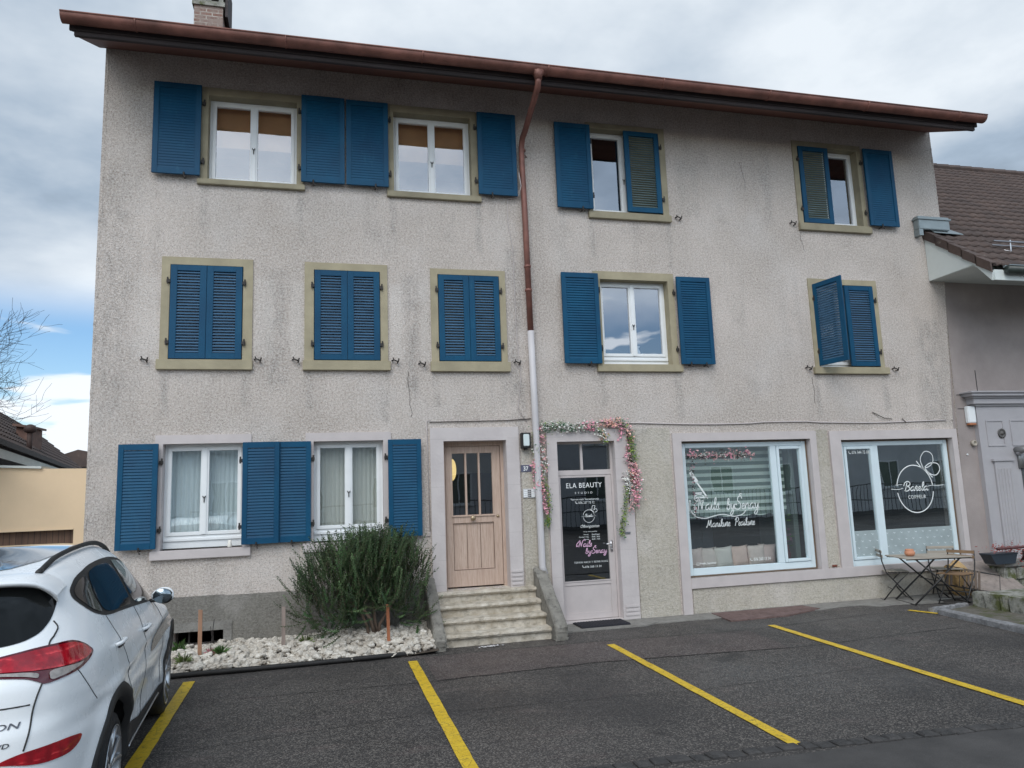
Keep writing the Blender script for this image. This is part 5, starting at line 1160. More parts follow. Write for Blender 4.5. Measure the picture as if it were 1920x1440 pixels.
for i, xx in enumerate((8.06, 8.30, 8.55, 8.83, 9.10, 9.30)):
    g = MB(); nx = 10; cx_, cz_, w, h = xx, .73, .31, .33; ry = random.uniform(-.08, .08); grid = {}
    for s in (0, 1):
        for i_ in range(nx+1):
            for j in range(nx+1):
                u, v = i_/nx*2-1, j/nx*2-1; pin = 1-.10*(1-abs(u)**2)*abs(v)**4-.0; pu = u*(1-.09*(1-v*v)*abs(u)**3); pv = v*(1-.09*(1-u*u)*abs(v)**3)
                t = .055*(1-u**4)*(1-v**4)*(1+.1*math.sin(u*5+v*3)); x = pu*w/2; z = pv*h/2; x, z = x*math.cos(ry)-z*math.sin(ry), x*math.sin(ry)+z*math.cos(ry)
                grid[s, i_, j] = g.b.verts.new((cx_+x, .27+(i % 2)*.03+(t if s else -t)+(.02*z), cz_+z))
        for i_ in range(nx):
            for j in range(nx): g._f([grid[s, i_, j], grid[s, i_+1, j], grid[s, i_+1, j+1], grid[s, i_, j+1]])
    bmesh.ops.remove_doubles(g.b, verts=g.b.verts, dist=.0005)
    tag(g.build('cushion', simple('cushion_fabric', cc[i], .9, .08, 8), smooth=True), '%s cushion in the row inside the nail studio window, %s' % (('pale pink', 'cream pink', 'off-white', 'rosy', 'beige pink', 'dull pink')[i], ('leftmost of the six', 'second from the left', 'third from the left', 'fourth from the left', 'second from the right', 'rightmost of the six')[i]), 'cushion', 'cushions in the nail studio window')
g = MB(); g.box(7.95, 10.0, .16, .55, .50, .56); g.build('window_bench', M['pale_room'], house)
g = MB(); g.box(8.35, 8.97, 1.3, 1.4, .6, 1.5); [g.box(8.37+.20*i, 8.54+.20*i, 1.28, 1.30, .62+.25*j, .84+.25*j, .005) for i in range(3) for j in range(3)]
tag(g.build('drawer_cabinet', simple('slate_cabinet', (.11, .14, .18), .5, .1)), 'slate blue cabinet with square drawer fronts inside the nail studio', 'cabinet')
ig = thing('indoor_garland', 'garland of dusky pink flowers hanging inside the top left of the nail studio window', 'garland', (8.2, .25, 2.3))
gm = {k: MB() for k in cols}
for i in range(14): x = 7.98+.075*i; bunch(('pink', 'rose', 'dark', 'white')[i % 4], x, 2.27-.02*(i % 3), 14, .035, .03, .016, .22, .02); bunch('dark', x, 2.24, 8, .03, .035, .016, .22, .02); bunch('rose', x, 2.23, 5, .03, .04, .013, .22, .02)
for i in range(14): z = 2.2-.065*i; bunch('dark', 7.965+.01*(i % 2), z, 12, .022, .03, .015, .22, .02); bunch(('white', 'leaf', 'pink')[i % 3], 7.97, z, 4, .02, .03, .012, .22, .02)
for k in ('pink', 'rose', 'dark', 'white', 'leaf'): gm[k].build(nm[k], simple('indoor_%s' % k, tuple(v*.75 for v in cols[k]), .8, .3, 25), ig, recalc=False)
vs = thing('flower_vase', 'red vase with purple flowers at the right end of the nail studio window', 'vase', (9.62, .3, .56))
g = MB(); g.lathe((9.62, .3, .56), [(.05, 0), (.075, .06), (.085, .16), (.06, .26), (.07, .30)], 18); g.build('vase', simple('dark_red_vase', (.13, .018, .025), .3, .2), vs, smooth=True)
g = leafcloud(9.62, .30, .98, .055, .04, .07, 150, .012, .028, 8); g.build('blossoms', simple('purple_flower', (.26, .09, .18), .7, .4, 20), vs, recalc=False)
g = leafcloud(9.62, .30, 1.12, .05, .03, .12, 40, .03, .07, 9); g.build('leaves', M['herb'], vs, recalc=False)
g = MB(); g.box(9.78, 9.86, .25, 1.2, .5, 2.45); g.build('partition', simple('grey_green_partition', (.17, .21, .20), .8, .1), house)
# frosted film with little white birds
g = MB(); Y = .10-.0
for (p, q) in ((10.651, 11.19), (11.29, 12.56)): g.quad((p, Y-.012, .58), (q, Y-.012, .58), (q, Y-.012, 1.02), (p, Y-.012, 1.02))
fl = g.build('frosted_film', simple('frosted_film', (.33, .39, .40), .5, .12, 6), w2, recalc=False)
g = MB(); random.seed(2)
for i in range(14):
    for j in range(4):
        x = 10.72+.135*i+.06*(j % 2); z = .66+.10*j
        if 11.17 < x < 11.31: continue
        ribbon(g, spl([(x-.022, z+.010), (x, z), (x+.018, z+.006)]), .007, Y-.014)
        ribbon(g, spl([(x-.006, z+.002), (x+.004, z-.012)]), .006, Y-.014)
g.build('film_pattern', simple('pale_film_print', (.75, .80, .82), .5, .03), fl, recalc=False)
g = MB(); g.lathe((10.98, 1.1, .5), [(.16, 0), (.17, .35), (.19, .55), (.12, .82), (.10, .95)], 16); tag(g.build('salon_chair', simple('brown_leather', (.20, .085, .045), .5, .3, 5), smooth=True), 'brown leather salon chair dimly seen through the narrow pane of the hairdresser window', 'chair')

# ================================================================ LEFT: YELLOW GARAGE, HOUSE, TREE
ga = thing('yellow_garage', 'ochre rendered garage with a brown plank door left of the house', 'garage', (-1.6, 3.2, 0))
g = MB(); Y = 3.10
g.prism([(-4.2, Y, 1.50), (.2, Y, 1.50), (.2, Y, 2.40), (-1.55, Y, 2.44), (-4.2, Y, 2.58)], (0, 0, 0), (0, .3, 0)); g.box(-1.02, .2, Y, Y+.3, 0, 1.50); g.box(-4.2, -3.6, Y, Y+.3, 0, 1.5)
g.build('wall', M['yellowwall'], ga)
g = MB(); g.prism([(-4.25, Y-.04, 2.58), (-1.50, Y-.04, 2.44), (-1.50, Y-.04, 2.475), (-4.25, Y-.04, 2.62)], (0, 0, 0), (0, .4, 0)); g.build('cap', M['soffitwhite'], ga)
g = MB(); g.box(-3.6, -1.02, Y+.12, Y+.16, 0, 1.50); g.build('garage_door', M['garage'], ga)
g = MB(); g.box(-3.6, -1.02, Y-.01, Y+.12, 1.485, 1.505); g.build('lintel', M['yellowwall'], ga)
ln = thing('left_house', 'low house with a weathered brown tiled roof behind the ochre garage', 'house', (-4.2, 10, 0))
# eave (xe(y), z 3.0) and ridge
e0, e1 = Vector((-2.05, 1.6, 3.0)), Vector((-6.2, 22.4, 3.0)); r0, r1 = Vector((-4.10, 7.0-5.4, 4.75)), Vector((-8.2, 22.4, 4.75))
def rowroof(e0, e1, r0, r1, rows, waves):
    g = MB(); nn = (e1-e0).cross(r0-e0).normalized(); nn = nn if nn.z > 0 else -nn; nx = waves*4
    for r in range(rows):
        A = []; Bq = []; Fq = []
        for i in range(nx+1):
            t = i/nx; a = e0.lerp(e1, t); b = r0.lerp(r1, t); h = .018*math.cos(t*waves*2*math.pi)
            p = a.lerp(b, r/rows)+nn*(.035+h); q = a.lerp(b, (r+1.04)/rows)+nn*h; A.append(g.b.verts.new(p)); Bq.append(g.b.verts.new(q)); Fq.append(g.b.verts.new(p-nn*.035))
        for i in range(nx): g._f([A[i], A[i+1], Bq[i+1], Bq[i]]); g._f([Fq[i], Fq[i+1], A[i+1], A[i]])
    return g
rf2 = rowroof(e0, e1, r0, r1, 9, 70).build('roof', M['tile'], ln, smooth=False, recalc=False)
g = MB(); d = (e1-e0)
def strip(o0, o1, w, h):
    a = e0+Vector(o0); b = e1+Vector(o0); s = Vector((w, w*.2, 0)); 
    vs = [g.b.verts.new(p) for p in (a, b, b+s, a+s)]; wv = [g.b.verts.new(p+Vector((0, 0, h))) for p in (a, b, b+s, a+s)]
    g._f(vs); g._f(wv)
    for i in range(4): g._f([vs[i], vs[(i+1) % 4], wv[(i+1) % 4], wv[i]])
strip((.0, 0, -.30), 0, .03, .16); g.build('fascia', M['soffitwhite'], rf2)
g = MB(); strip((-.02, 0, -.13), 0, -.30, .10); strip((.02, 0, -.10), 0, .08, .10); g.build('gutter', M['oldwood'], rf2)
g = MB(); s = Vector((-.9, 0, 0)); a = e0+s; b = e1+s; a.z = b.z = 0
g.quad(a, b, b+Vector((0, 0, 3.1)), a+Vector((0, 0, 3.1))); c_ = a+Vector((-3.5, -.6, 0)); g.quad(a, c_, c_+Vector((0, 0, 4.4)), a+Vector((0, 0, 3.1)))
g.build('wall', simple('pale_grey_render', (.38, .40, .42), .9, .1), ln)
g = MB(); a2 = a+Vector((.05, .6, 1.9)); g.box(a.x-.8, a.x+.6, a.y+1.6, a.y+1.65, 2.2, 3.0); g.build('opening', M['dark_room'], ln)
g = MB(); g.tube([(-3.46, 8.2, 3.0), (-3.46, 8.2, 3.48)], .055, 10); g.lathe((-3.46, 8.2, 3.45), [(.06, 0), (.11, .03), (.125, .09), (.10, .16), (.03, .19)], 12); g.build('vent_pipe', simple('brown_vent', (.07, .045, .04), .7, .2), rf2, smooth=True)
g = MB(); g.prism([(-4.45, 10.2, 3.3), (-4.12, 10.2, 3.0), (-4.12, 10.2, 3.74), (-4.45, 10.2, 3.80)], (0, 0, 0), (0, .7, 0)); g.prism([(-4.50, 10.1, 3.80), (-4.06, 10.1, 3.74), (-4.06, 10.1, 3.79), (-4.50, 10.1, 3.86)], (0, 0, 0), (0, .9, 0)); g.build('dormer', simple('reddish_tiles', (.17, .10, .08), .8, .3, 6), rf2)
fh = thing('distant_house', 'small dark roofed house far behind the vent pipe', 'house', (-7, 26, 0))
g = MB(); g.box(-9.4, -5.2, 26, 32, 0, 3.5); g.build('wall', simple('pale_wall', (.4, .38, .36), .9), fh); g = MB(); g.prism([(-9.8, 25.6, 3.5), (-4.9, 25.6, 3.5), (-7.6, 25.6, 4.25)], (0, 0, 0), (0, 7, 0)); g.box(-6.6, -6.2, 27, 27.5, 3.4, 4.5); g.build('roof', M['tile'], fh)

tr = thing('bare_tree', 'leafless tree with thin winter branches behind the left roof', 'tree', (-7.9, 12.0, 0))
random.seed(17); g = MB(); gb = MB()
def branch(p, d, ln_, r, lv):
    pts = [p]; q = p.copy(); dd = d.copy(); n = 5
    for i in range(n):
        dd = (dd+Vector([random.gauss(0, .10) for _ in range(3)])+Vector((0, 0, .045))).normalized(); q = q+dd*ln_/n; pts.append(q.copy())
    rr = [max(.004, r*(1-.6*i/n)) for i in range(n+1)]
    (g if lv == 0 else gb).tube(pts, rr, 7 if lv == 0 else (5 if lv < 3 else 3), cap=False)
    if lv >= 5: return
    for k in range((7, 6, 5, 4, 3)[lv]):
        i = random.randint(2 if lv else 3, n); ax = dd.orthogonal().normalized(); ax.rotate(Matrix.Rotation(random.uniform(0, 6.28), 3, dd))
        nd = (dd*.75+ax*random.uniform(.4, .85)).normalized(); branch(pts[i], nd, ln_*random.uniform(.55, .78), max(.005, rr[i]*.6), lv+1)
branch(Vector((-7.9, 12, 0)), Vector((.05, 0, 1)), 4.0, .20, 0)
g.build('trunk', M['bark'], tr, smooth=True, recalc=False); gb.build('crown', M['bark'], tr, smooth=True, recalc=False)
print('tree', len(bpy.data.objects['crown'].data.polygons))

# ================================================================ ACROSS THE STREET (seen in the glass and the car paint)
op = thing('opposite_house', 'grey rendered house across the street reflected in the shop windows', 'house', (10, -24, 0))
g = MB(); Yo = -24; cells = [(x, z) for x in [-2+3.4*i for i in range(19)] for z in (1.2, 3.9)]
g.box(-4, 64, Yo-8, Yo, 0, 6.2); g.build('wall', simple('grey_render', (.62, .63, .65), .9, .1, 1), op)
g = MB(); g.prism([(-4.6, Yo+.7, 6.1), (64.6, Yo+.7, 6.1), (64.6, Yo-4, 7.8), (-4.6, Yo-4, 7.8)], (0, 0, 0), (0, 0, .15)); g.build('roof', M['tile'], op)
for x, z in cells[:]:
    g = MB(); g.frame(x, x+1.3, z, z+1.5, .08, Yo, Yo+.06); g.box(x+.62, x+.68, Yo, Yo+.05, z, z+1.5); g.box(x-.05, x+1.35, Yo, Yo+.14, z-.08, z); w = g.build('window', M['white'], op)
    g = MB(); g.box(x+.08, x+1.22, Yo+.005, Yo+.02, z+.08, z+1.42); g.build('pane', simple('dim_green_pane', (.12, .16, .14), .2, .2), w)
fe = thing('metal_fence', 'dark bar fence across the street reflected in the shop windows', 'fence', (10, -19, 0)); g = MB()
for i in range(200): x = -2+.2*i; g.box(x, x+.018, -19.02, -19, .1, 1.5)
g.box(-2, 38, -19.04, -18.98, 1.45, 1.5); g.box(-2, 38, -19.04, -18.98, .8, .84); g.box(-2, 38, -19.04, -18.98, .1, .15); g.build('bars', simple('grey_fence_metal', (.10, .10, .10), .5, .1), fe)

# ================================================================ THE WHITE CAR (modelled in metres, nose towards the house)
def lerpt(T, z):
    if z <= T[0][0]: return T[0][1]
    for a, b in zip(T, T[1:]):
        if z <= b[0]:
            t = (z-a[0])/(b[0]-a[0]); return a[1]+(b[1]-a[1])*t
    return T[-1][1]
def smt(T, z): return (lerpt(T, z-.025)+lerpt(T, z-.012)+lerpt(T, z)*2+lerpt(T, z+.012)+lerpt(T, z+.025))/6
TW = [(.20, .80), (.26, .86), (.34, .895), (.5, .915), (.72, .93), (.92, .918), (1.0, .895), (1.06, .875), (1.12, .845), (1.3, .775), (1.45, .715), (1.53, .672), (1.575, .63), (1.60, .58)]
TR = [(.20, -1.98), (.28, -2.10), (.38, -2.20), (.50, -2.235), (.62, -2.240), (.80, -2.222), (.86, -2.190), (.95, -2.180), (1.02, -2.165), (1.08, -2.12), (1.15, -2.075), (1.3, -1.97), (1.42, -1.885), (1.50, -1.84), (1.55, -1.83), (1.585, -1.81), (1.60, -1.76)]
TF = [(.20, 2.12), (.3, 2.2), (.45, 2.24), (.62, 2.23), (.8, 2.17), (.9, 2.02), (.96, 1.75), (1.02, 1.30), (1.06, 1.18), (1.2, .95), (1.4, .60), (1.5, .40), (1.56, .25), (1.60, .08)]
def sst(a, b, v): t = max(0, min(1, (v-a)/(b-a))); return t*t*(3-2*t)
AX = ((-1.34, .36), (1.33, .36))
def body_pt(z, t):
    yr, yf, w = smt(TR, z), smt(TF, z), smt(TW, z); yc = (yr+yf)/2; a = (yf-yr)/2
    n = 5.2 if z < .95 else 5.2-1.1*sst(.95, 1.4, z)
    c, s = math.cos(t), math.sin(t); x = w*math.copysign(abs(c)**(2/n), c); y = yc+a*math.copysign(abs(s)**(2/n), s)
    side = sst(.55, .95, abs(x)/max(w, .01)); sg = 1 if x > 0 else -1
    # flank: scooped doors, shoulder crease, flared arches
    d = -.020*math.exp(-((z-.55-.05*y)/.10)**2)*sst(1.25, .7, abs(y)); 
    zc = .90+.03*y; d += .010*math.exp(-((z-zc)/.022)**2)*sst(1.9, 1.5, abs(y)) - .008*math.exp(-((z-zc+.06)/.04)**2)
    for ay, az in AX:
        r = math.hypot(y-ay, z-az); d += .026*math.exp(-((r-.465)/.06)**2)*(1 if z > .2 else 0)
    if z > 1.0: d *= sst(1.08, 1.0, z)
    x += sg*d*side
    # roof line arches along the car
    k = sst(1.05, 1.6, z); z2 = z - k*(.020*max(0, (-y-.2))**2*2.0+.02*max(0, y)**2)
    z2 += .07*sst(.40, 1.25, z); return Vector((x, y, z2))
def car_body():
    g = bmesh.new(); NT_ = 200; zs = [.20+.018*i for i in range(78)]; zs = [z for z in zs if z < 1.598]+[1.60]; rings = []
    for z in zs: rings.append([g.verts.new(body_pt(z, 2*math.pi*(k+.5)/NT_)) for k in range(NT_)])
    top = rings[-1]; c0 = [v.co.copy() for v in top]; cy = sum(v.y for v in c0)/NT_
    for s, h in ((.93, .018), (.84, .031), (.7, .043), (.5, .052), (.25, .057), (.05, .058)):
        rings.append([g.verts.new((v.x*s, cy+(v.y-cy)*s, v.z+h-(0.02*max(0, -(cy+(v.y-cy)*s)-.2)**2*2*0)))for v in c0])
    for a, b in zip(rings, rings[1:]):
        for k in range(NT_): g.faces.new([a[k], a[(k+1) % NT_], b[(k+1) % NT_], b[k]])
    g.faces.new(rings[0][::-1]); g.faces.new(rings[-1]); bmesh.ops.recalc_face_normals(g, faces=g.faces); return g
bmB = car_body(); CB = BVHTree.FromBMesh(bmB)
CAR_A = math.atan2(.18, 2.46); CR = Matrix.Rotation(CAR_A, 4, 'Z')
_pr = Vector((1.585, -4.87, 0)); CARLOC = _pr-(CR @ Vector((.905, -1.34, 0)))/K
WC = Vector((0, -1.2, 0))
def cast(o, d, off=.004):
    h = CB.ray_cast(o, d)
    if h[0] is None: return None
    return h[0]+h[1]*off
def side_hit(y, z, off=.004, sg=1): return cast(Vector((3*sg, y, z)), Vector((-sg, 0, 0)), off)
def wrap_hit(th, z, off=.004):
    d = Vector((math.sin(th), -math.cos(th), 0)); return cast(Vector((0, -1.2, z))+d*4, -d, off)
# ---- BUILD
def densify(o, step=.03):
    out = []
    for a, b in zip(o, o[1:]+o[:1]):
        n = max(1, int(math.hypot(b[0]-a[0], b[1]-a[1])/step))
        for i in range(n): out.append((a[0]+(b[0]-a[0])*i/n, a[1]+(b[1]-a[1])*i/n))
    return out
def rnd(o, it=2):    # corner cutting keeps the outline soft
    for _ in range(it):
        q = []
        for a, b in zip(o, o[1:]+o[:1]): q += [(a[0]*.8+b[0]*.2, a[1]*.8+b[1]*.2), (a[0]*.2+b[0]*.8, a[1]*.2+b[1]*.8)]
        o = q
    return o
def patch(o, fn, soft=True, step=.03, thick=.006):
    if soft: o = rnd(o)
    o = densify(o, step); b = bmesh.new(); b.faces.new([b.verts.new((x, z, 0)) for x, z in o])
    x0, x1, z0, z1 = min(p[0] for p in o), max(p[0] for p in o), min(p[1] for p in o), max(p[1] for p in o)
    for lo, hi, ax in ((x0, x1, 0), (z0, z1, 1)):
        t = lo+step
        while t < hi:
            co = [0, 0, 0]; no = [0, 0, 0]; co[ax] = t; no[ax] = 1
            bmesh.ops.bisect_plane(b, geom=b.verts[:]+b.edges[:]+b.faces[:], plane_co=co, plane_no=no); t += step
    g = MB(); mp = {}; lo_ = {}
    bd = [e for e in b.edges if e.is_boundary]
    for v in b.verts:
        h = fn(v.co.x, v.co.y)
        if h is None: h = Vector((0, 0, 1))
        mp[v] = g.b.verts.new(h)
    for f in b.faces: g._f([mp[v] for v in f.verts])
    b.free(); return g
car = thing('parked_car', 'white compact suv parked nose first beside the garden bed, seen from its right rear corner', 'car')
def cbuild(g, name, mat, par=None, smooth=True, recalc=False):
    me = bpy.data.meshes.new(name); bmesh.ops.transform(g.b, matrix=Matrix.Scale(1/K, 4), verts=g.b.verts)
    if recalc: bmesh.ops.recalc_face_normals(g.b, faces=g.b.faces)
    g.b.to_mesh(me); g.b.free()
    for m in (mat if isinstance(mat, (list, tuple)) else [mat]): me.materials.append(m)
    for p in me.polygons: p.use_smooth = smooth
    o = bpy.data.objects.new(name, me); C.objects.link(o); o.parent = par or car; return o
def carpaint():
    n = NT('white_car_paint'); n.col(n.mix(n.mr(n.noise(1.5, 4), .3, .7), (.82, .85, .87), (.86, .885, .90))); n.set(Roughness=.28)
    n.p.inputs['Coat Weight'].default_value = .30; n.p.inputs['Coat Roughness'].default_value = .08; n.p.inputs['Specular IOR Level'].default_value = .35
    d = n.noise(2.2, 6, .7); n.L(n.mr(d, .45, .7, .22, .4), n.p.inputs['Roughness']); return n.m
M['carpaint'] = carpaint(); M['cladding'] = simple('black_cladding', (.020, .020, .020), .6, .2, 12, bump=.1)
M['carglass'] = simple('tinted_car_glass', (.008, .009, .009), .05, .1, 2, coat=.0, spec=.35)
def lampmat():
    n = NT('red_tail_lens'); x, y, z = n.sep(); w = n.math('FRACT', n.math('MULTIPLY', n.math('ADD', z, n.math('MULTIPLY', n.noise(9, 2), .03)), 14.), 0)
    c = n.mix(n.mr(w, .0, .16, 1, 0), (.42, .006, .016), (.85, .06, .07)); c = n.mix(n.mr(n.noise(14, 3), .4, .6), c, (.26, .003, .01)); n.col(c); n.set(Roughness=.08); n.p.inputs['Coat Weight'].default_value = 1; n.p.inputs['Coat Roughness'].default_value = .02
    n.p.inputs['Emission Color'].default_value = (0, 0, 0, 1); n.bump(n.noise(30, 2), .25); return n.m
M['redlens'] = lampmat(); M['clearlens'] = simple('clear_lens', (.33, .30, .28), .12, .35, 18, coat=1., bump=.3, bscale=40); M['darkred'] = simple('dark_red_lens', (.09, .002, .008), .08, .2, coat=1.)
M['tyre'] = simple('tyre_rubber', (.016, .016, .017), .75, .3, 20, bump=.2, bscale=40); M['alloy'] = simple('alloy_wheel', (.50, .52, .55), .28, .08, 6, metal=.9)
# body with the wheel wells cut out
bo = MB(); bo.b.free(); bo.b = bmB
me = bpy.data.meshes.new('body'); bmB.to_mesh(me); bob = bpy.data.objects.new('body', me); C.objects.link(bob)
for ay, az in AX:
    for sg in (-1, 1):
        c = MB(); c.lathe((sg*.60, ay, az), [(.43, 0), (.43, sg*.6)], 40, 'X'); bmesh.ops.recalc_face_normals(c.b, faces=c.b.faces)
        cm = bpy.data.meshes.new('cut'); c.b.to_mesh(cm); c.b.free(); co = bpy.data.objects.new('cut', cm); C.objects.link(co)
        md = bob.modifiers.new('b', 'BOOLEAN'); md.operation = 'DIFFERENCE'; md.solver = 'EXACT'; md.object = co
bpy.context.view_layer.update()
nm_ = bpy.data.meshes.new_from_object(bob.evaluated_get(bpy.context.evaluated_depsgraph_get()))
for o in [o for o in bpy.data.objects if o.name.startswith('cut')]: bpy.data.objects.remove(o)
bpy.data.objects.remove(bob)
g = MB(); g.b.from_mesh(nm_); bpy.data.meshes.remove(nm_)
for f in g.b.faces:
    c = f.calc_center_median(); f.material_index = 0; f.smooth = True
    for ay, az in AX:
        if abs(c.x) > .55 and math.hypot(c.y-ay, c.z-az) < .432 and (abs(f.normal.x) < .5 or abs(c.x) < .65): f.material_index = 1; f.smooth = False
    if c.z < .31 or (c.z < .42 and c.y < -1.8 and c.z < .30): f.material_index = 1
body = cbuild(g, 'body', [M['carpaint'], M['cladding']])
for e in body.data.polygons: pass
body.data.set_sharp_from_angle(angle=R(38))
for sg in (1, -1):
    S_ = lambda y, z, off=.004: side_hit(y, z, off, sg)
    Wp = lambda th, z, off=.004: wrap_hit(th*sg, z, off)
    # side glazing: one black band, then the three panes set into it
    cbuild(patch([(-1.54, 1.435), (-1.40, 1.325), (-1.17, 1.272), (-.6, 1.238), (.29, 1.172), (.84, 1.125), (.60, 1.30), (.33, 1.45), (.0, 1.560), (-.36, 1.606), (-.66, 1.612), (-1.04, 1.598), (-1.38, 1.553), (-1.52, 1.49)], lambda y, z: S_(y, z, .003)), 'window_trim', M['cladding'])
    for o in ([(-1.50, 1.44), (-1.38, 1.345), (-1.22, 1.30), (-1.27, 1.42), (-1.20, 1.545), (-1.36, 1.53), (-1.48, 1.485)],
              [(-1.17, 1.555), (-1.235, 1.42), (-1.185, 1.292), (-.60, 1.258), (-.36, 1.243), (-.42, 1.42), (-.53, 1.575), (-.9, 1.58)],
              [(-.46, 1.580), (-.34, 1.42), (-.28, 1.235), (.3, 1.196), (.72, 1.160), (.52, 1.30), (.30, 1.43), (.0, 1.535), (-.3, 1.575)]):
        cbuild(patch(o, lambda y, z: S_(y, z, .007), step=.025), 'side_window', M['carglass'])
    # tail lamp wrapping the corner
    L_ = [(.36, 1.185), (.49, 1.213), (.68, 1.234), (.88, 1.234), (.945, 1.218), (1.01, 1.19), (1.065, 1.145), (.99, 1.115), (.88, 1.085), (.764, 1.070), (.66, 1.058), (.635, 1.076), (.585, 1.100), (.48, 1.116), (.36, 1.125)]
    lamp = cbuild(patch(L_, lambda a, z: Wp(a, z, .006), step=.02), 'tail_lamp', M['darkred'])
    cbuild(patch([(.37, 1.175), (.49, 1.203), (.68, 1.222), (.88, 1.222), (.94, 1.206), (1.0, 1.18), (1.04, 1.146), (.96, 1.126), (.86, 1.118), (.70, 1.122), (.60, 1.130), (.5, 1.14), (.37, 1.145)], lambda a, z: Wp(a, z, .010), step=.015), 'red_lens', M['redlens'], lamp)
    cbuild(patch([(.69, 1.118), (.86, 1.112), (.92, 1.114), (.86, 1.095), (.76, 1.080), (.685, 1.070)], lambda a, z: Wp(a, z, .011), step=.015), 'reversing_lens', M['clearlens'], lamp)
    cbuild(patch([(.645, 1.112), (.60, 1.124), (.5, 1.134), (.37, 1.14), (.37, 1.13), (.5, 1.122), (.60, 1.104), (.635, 1.090)], lambda a, z: Wp(a, z, .011), step=.015), 'reversing_lens', M['clearlens'], lamp)
    cbuild(patch([(.46, .714), (.507, .736), (.570, .752), (.68, .758), (.78, .758), (.875, .746), (.852, .705), (.785, .674), (.653, .674), (.578, .688), (.52, .705)], lambda a, z: Wp(a, z, .006), step=.02), 'rear_reflector', M['redlens'])
    # arches and sill
    for ay, az in AX:
        g = MB(); n = 48; prev = None
        for i in range(n+1):
            a = R(-16+212*i/n); row = []
            for r_, off in ((.405, -.035), (.425, .006), (.46, .014), (.485, .012), (.492, .001)):
                q = (r_-.43)*1.0+.43; y, z = ay+q*math.cos(a)*(1), az+(q+.02*max(0, math.sin(a))*(q-.4)*12)*math.sin(a)
                h = S_(y, z, 0)
                if h is None or (prev and False): h = Vector((.9*sg, y, z))
                hh = S_(ay+.47*math.cos(a), az+.47*math.sin(a), 0)
                x = (hh.x if hh else .9*sg) if r_ < .44 else h.x
                row.append(g.b.verts.new((x+sg*off, y, z)))
            if prev:
                for k in range(4): g._f([prev[k], prev[k+1], row[k+1], row[k]])
            prev = row
        cbuild(g, 'arch_trim', M['cladding'])
    cbuild(patch([(-.90, .22), (.86, .22), (.86, .395), (.4, .40), (-.4, .43), (-.88, .50)], lambda y, z: S_(y, z, .008), soft=False), 'sill_trim', M['cladding'])
    g = MB(); g.tube([S_(-.80+.1*i, .335+.0*i, .014) for i in range(16)], .008, 6); cbuild(g, 'sill_chrome', M['alloy'])
    # seams
    def seam(pts, fn, name='door_gap', r=.0035):
        g = MB(); P = [fn(*q) for q in spl(pts, 8)]; g.tube([p for p in P if p], r, 4); cbuild(g, name, M['cladding'])
    seam([(-1.19, 1.275), (-1.12, 1.16), (-1.03, 1.0), (-.95, .80), (-.89, .60), (-.86, .50)], lambda y, z: S_(y, z, 0)); seam([(-.30, 1.225), (-.27, 1.1), (-.25, .8), (-.27, .42)], lambda y, z: S_(y, z, 0)); seam([(.66, 1.14), (.70, 1.0), (.74, .8), (.72, .42)], lambda y, z: S_(y, z, 0))
    seam([(.86, 1.083), (.94, .98), (1.03, .88)], lambda a, z: Wp(a, z, 0)); seam([(.842, 1.345), (.85, 1.31), (.80, 1.275), (.736, 1.228), (.652, 1.065), (.618, .972), (.600, .871), (.571, .758)], lambda a, z: Wp(a, z, .001), 'tailgate_gap', .005)
    for y, z in ((-1.15, 1.093), (-.17, 1.033)):
        g = MB(); P = [S_(y+t, z-.01*t, o) for t, o in ((-.11, .0), (-.10, .028), (-.05, .036), (.05, .036), (.09, .03), (.10, .0))]; g.tube(P, .013, 8); cbuild(g, 'door_handle', M['carpaint'])
        g = MB(); P = [S_(y+t, z-.02, .004) for t in (-.06, .0, .06)]; g.tube(P, .018, 6, flat=.5); cbuild(g, 'handle_recess', M['cladding'])
    # mirror
    g = MB(); q = bmesh.ops.create_icosphere(g.b, subdivisions=3, radius=1)
    for v in g.b.verts:
        c = v.co.copy(); v.co = Vector((sg*(.945+.092*c.x), .47+.085*c.y*(1 if c.y > 0 else .35), 1.195+.070*c.z*(1+.15*c.x)))
    for f in g.b.faces: f.material_index = 1 if (f.calc_center_median().z < 1.165 or f.calc_center_median().y < .455) else 0
    mr_ = cbuild(g, 'wing_mirror', [M['carpaint'], M['cladding']]); g = MB(); g.tube([(sg*.82, .50, 1.15), (sg*.91, .48, 1.16)], [.035, .028], 8, flat=.5); cbuild(g, 'mirror_arm', M['cladding'], mr_)
    g = MB(); g.lathe((sg*.945, .437, 1.195), [(.001, 0), (.06, -.001), (.062, .004)], 20, 'Y'); 
    for v in g.b.verts: v.co.x = sg*.945+(v.co.x-sg*.945)*1.2
    cbuild(g, 'mirror_glass', simple('mirror_glass', (.25, .3, .33), .02, .02, metal=.9), mr_)
    # roof rail
    g = MB(); P = []
    for i in range(17):
        y = -1.52+1.75*i/16; h = cast(Vector((sg*(.50+.06*i/16), y, 4)), Vector((0, 0, -1)), 0)
        P.append(h+Vector((0, 0, .004+.024*min(1, i/2.2, (16-i)/2.2))))
    g.tube(P, .017, 8); g.tube([P[0]-Vector((0, .06, .01)), P[0]], .019, 8); cbuild(g, 'roof_rail', M['cladding'])
    cbuild(patch([(2.45, .80), (2.75, .82), (2.85, .93), (2.6, .92)], lambda a, z: Wp(a, z, .006), step=.03), 'headlamp', M['clearlens'])
